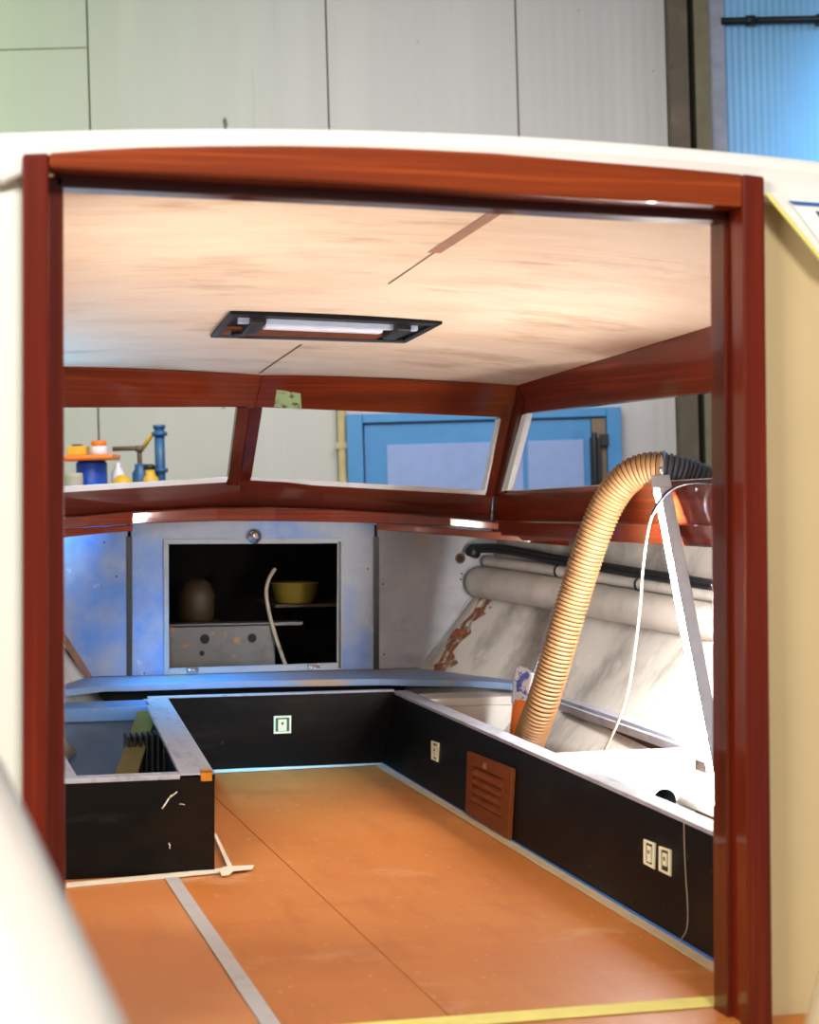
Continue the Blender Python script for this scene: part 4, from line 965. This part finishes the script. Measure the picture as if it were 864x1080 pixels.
# scraper
sr = thing('scraper', tuple(atY(539, 800, 6.66)), 'scraper with orange handle and blue stained white blade beside the foot of the hose', 'scraper')
def flat(m, pts, X, th): m.prism([atY(x, y, X) for x, y in pts], (.0, th, 0))
m = MB(); flat(m, [(540.5, 742), (543, 716), (546, 705), (550, 702.5), (557, 705), (564, 711), (565.5, 715), (556, 745)], 6.66, .02); m.build('blade', M['bluestain'], sr, bevel=.004)
m = MB(); m.tube([atY(548, 738, 6.67), atY(546, 756, 6.67), atY(542.5, 772, 6.67), atY(539, 796, 6.66), atY(537, 806, 6.66)], [.025, .023, .017, .015, .015], 14); m.build('handle', M['orange'], sr)

bpy.context.view_layer.update(); dg = bpy.context.evaluated_depsgraph_get()
for o in [o for o in C.objects if o.type == 'FONT']:
    me = bpy.data.meshes.new_from_object(o.evaluated_get(dg)); n_ = o.name; p_ = o.parent; ml = o.matrix_local.copy()
    bpy.data.objects.remove(o); q = bpy.data.objects.new(n_, me); C.objects.link(q); q.parent = p_; q.matrix_local = ml; q.name = n_
# ------------------------------------------------------------------ LIGHT
w = bpy.data.worlds.new('hall light'); sc.world = w; w.use_nodes = True
bg = w.node_tree.nodes['Background']; bg.inputs[0].default_value = (.95, .96, 1, 1); bg.inputs[1].default_value = .28
def area(name, loc, aim, sx, sy, power, col, spread=180):
    L = bpy.data.lights.new(name, 'AREA'); L.shape = 'RECTANGLE'; L.size = sx; L.size_y = sy; L.energy = power; L.color = col; L.spread = math.radians(spread)
    o = bpy.data.objects.new(name, L); C.objects.link(o); o.location = loc
    o.rotation_euler = (Vector(aim) - Vector(loc)).to_track_quat('-Z', 'Y').to_euler(); return o
area('hall_lamp_cockpit', (-2.6, .6, 3.0), (.5, 3.7, 1.0), 1.6, 1.0, 200, (1, .96, .9))
area('fill_light_overhead', (.9, -1.6, 4.7), (1.2, 5.4, .2), 1.4, 1.0, 90, (1, .95, .88), 100)  # added fill from behind the camera, brightens the cabin through the doorway
area('fill_light_port', (.27, 4.5, .8), (1.3, 5.9, 1.7), .3, .3, 34, (1, .92, .84))  # added fill, hidden behind the left jamb, to brighten the ceiling
area('hall_lamp_bow', (2.0, 8.2, 4.0), (1.6, 12.4, .6), 4, 1.0, 98, (1, .90, .95), 130)
area('window_blue_port', (-.9, 6.3, 3.0), (.95, 7.6, .35), 1.4, 1.4, 100, (.10, .50, 1), 40)
area('green_skylight', (-3.6, 10.0, 4.6), (-1.9, 12.2, 3.7), 1.0, 1.0, 75, (.45, 1, .15), 110)
area('blue_rooflight', (6.8, 9.6, 4.2), (7.0, 11.6, 2.6), 1.5, 1.5, 60, (.4, .7, 1), 70)

# ------------------------------------------------------------------ CAMERA
cam = bpy.data.cameras.new('camera'); co = bpy.data.objects.new('camera', cam); C.objects.link(co)
co.location = (0, 0, H); co.rotation_euler = (math.radians(90), 0, -PSI)
cam.sensor_fit = 'HORIZONTAL'; cam.sensor_width = 36; cam.lens = F / 864 * 36
cam.shift_y = -(540 - HY) / 864
cam.clip_end = 200; cam.clip_start = .05
cam.dof.use_dof = True; cam.dof.focus_distance = 6.3; cam.dof.aperture_fstop = cam.lens / 1000 / .017
sc.camera = co
sc.view_settings.view_transform = 'Standard'; sc.view_settings.look = 'None'; sc.view_settings.exposure = 0; sc.view_settings.gamma = 1
sc.view_settings.use_curve_mapping = False
for o in bpy.data.objects:
    if '_o' in o: del o['_o']
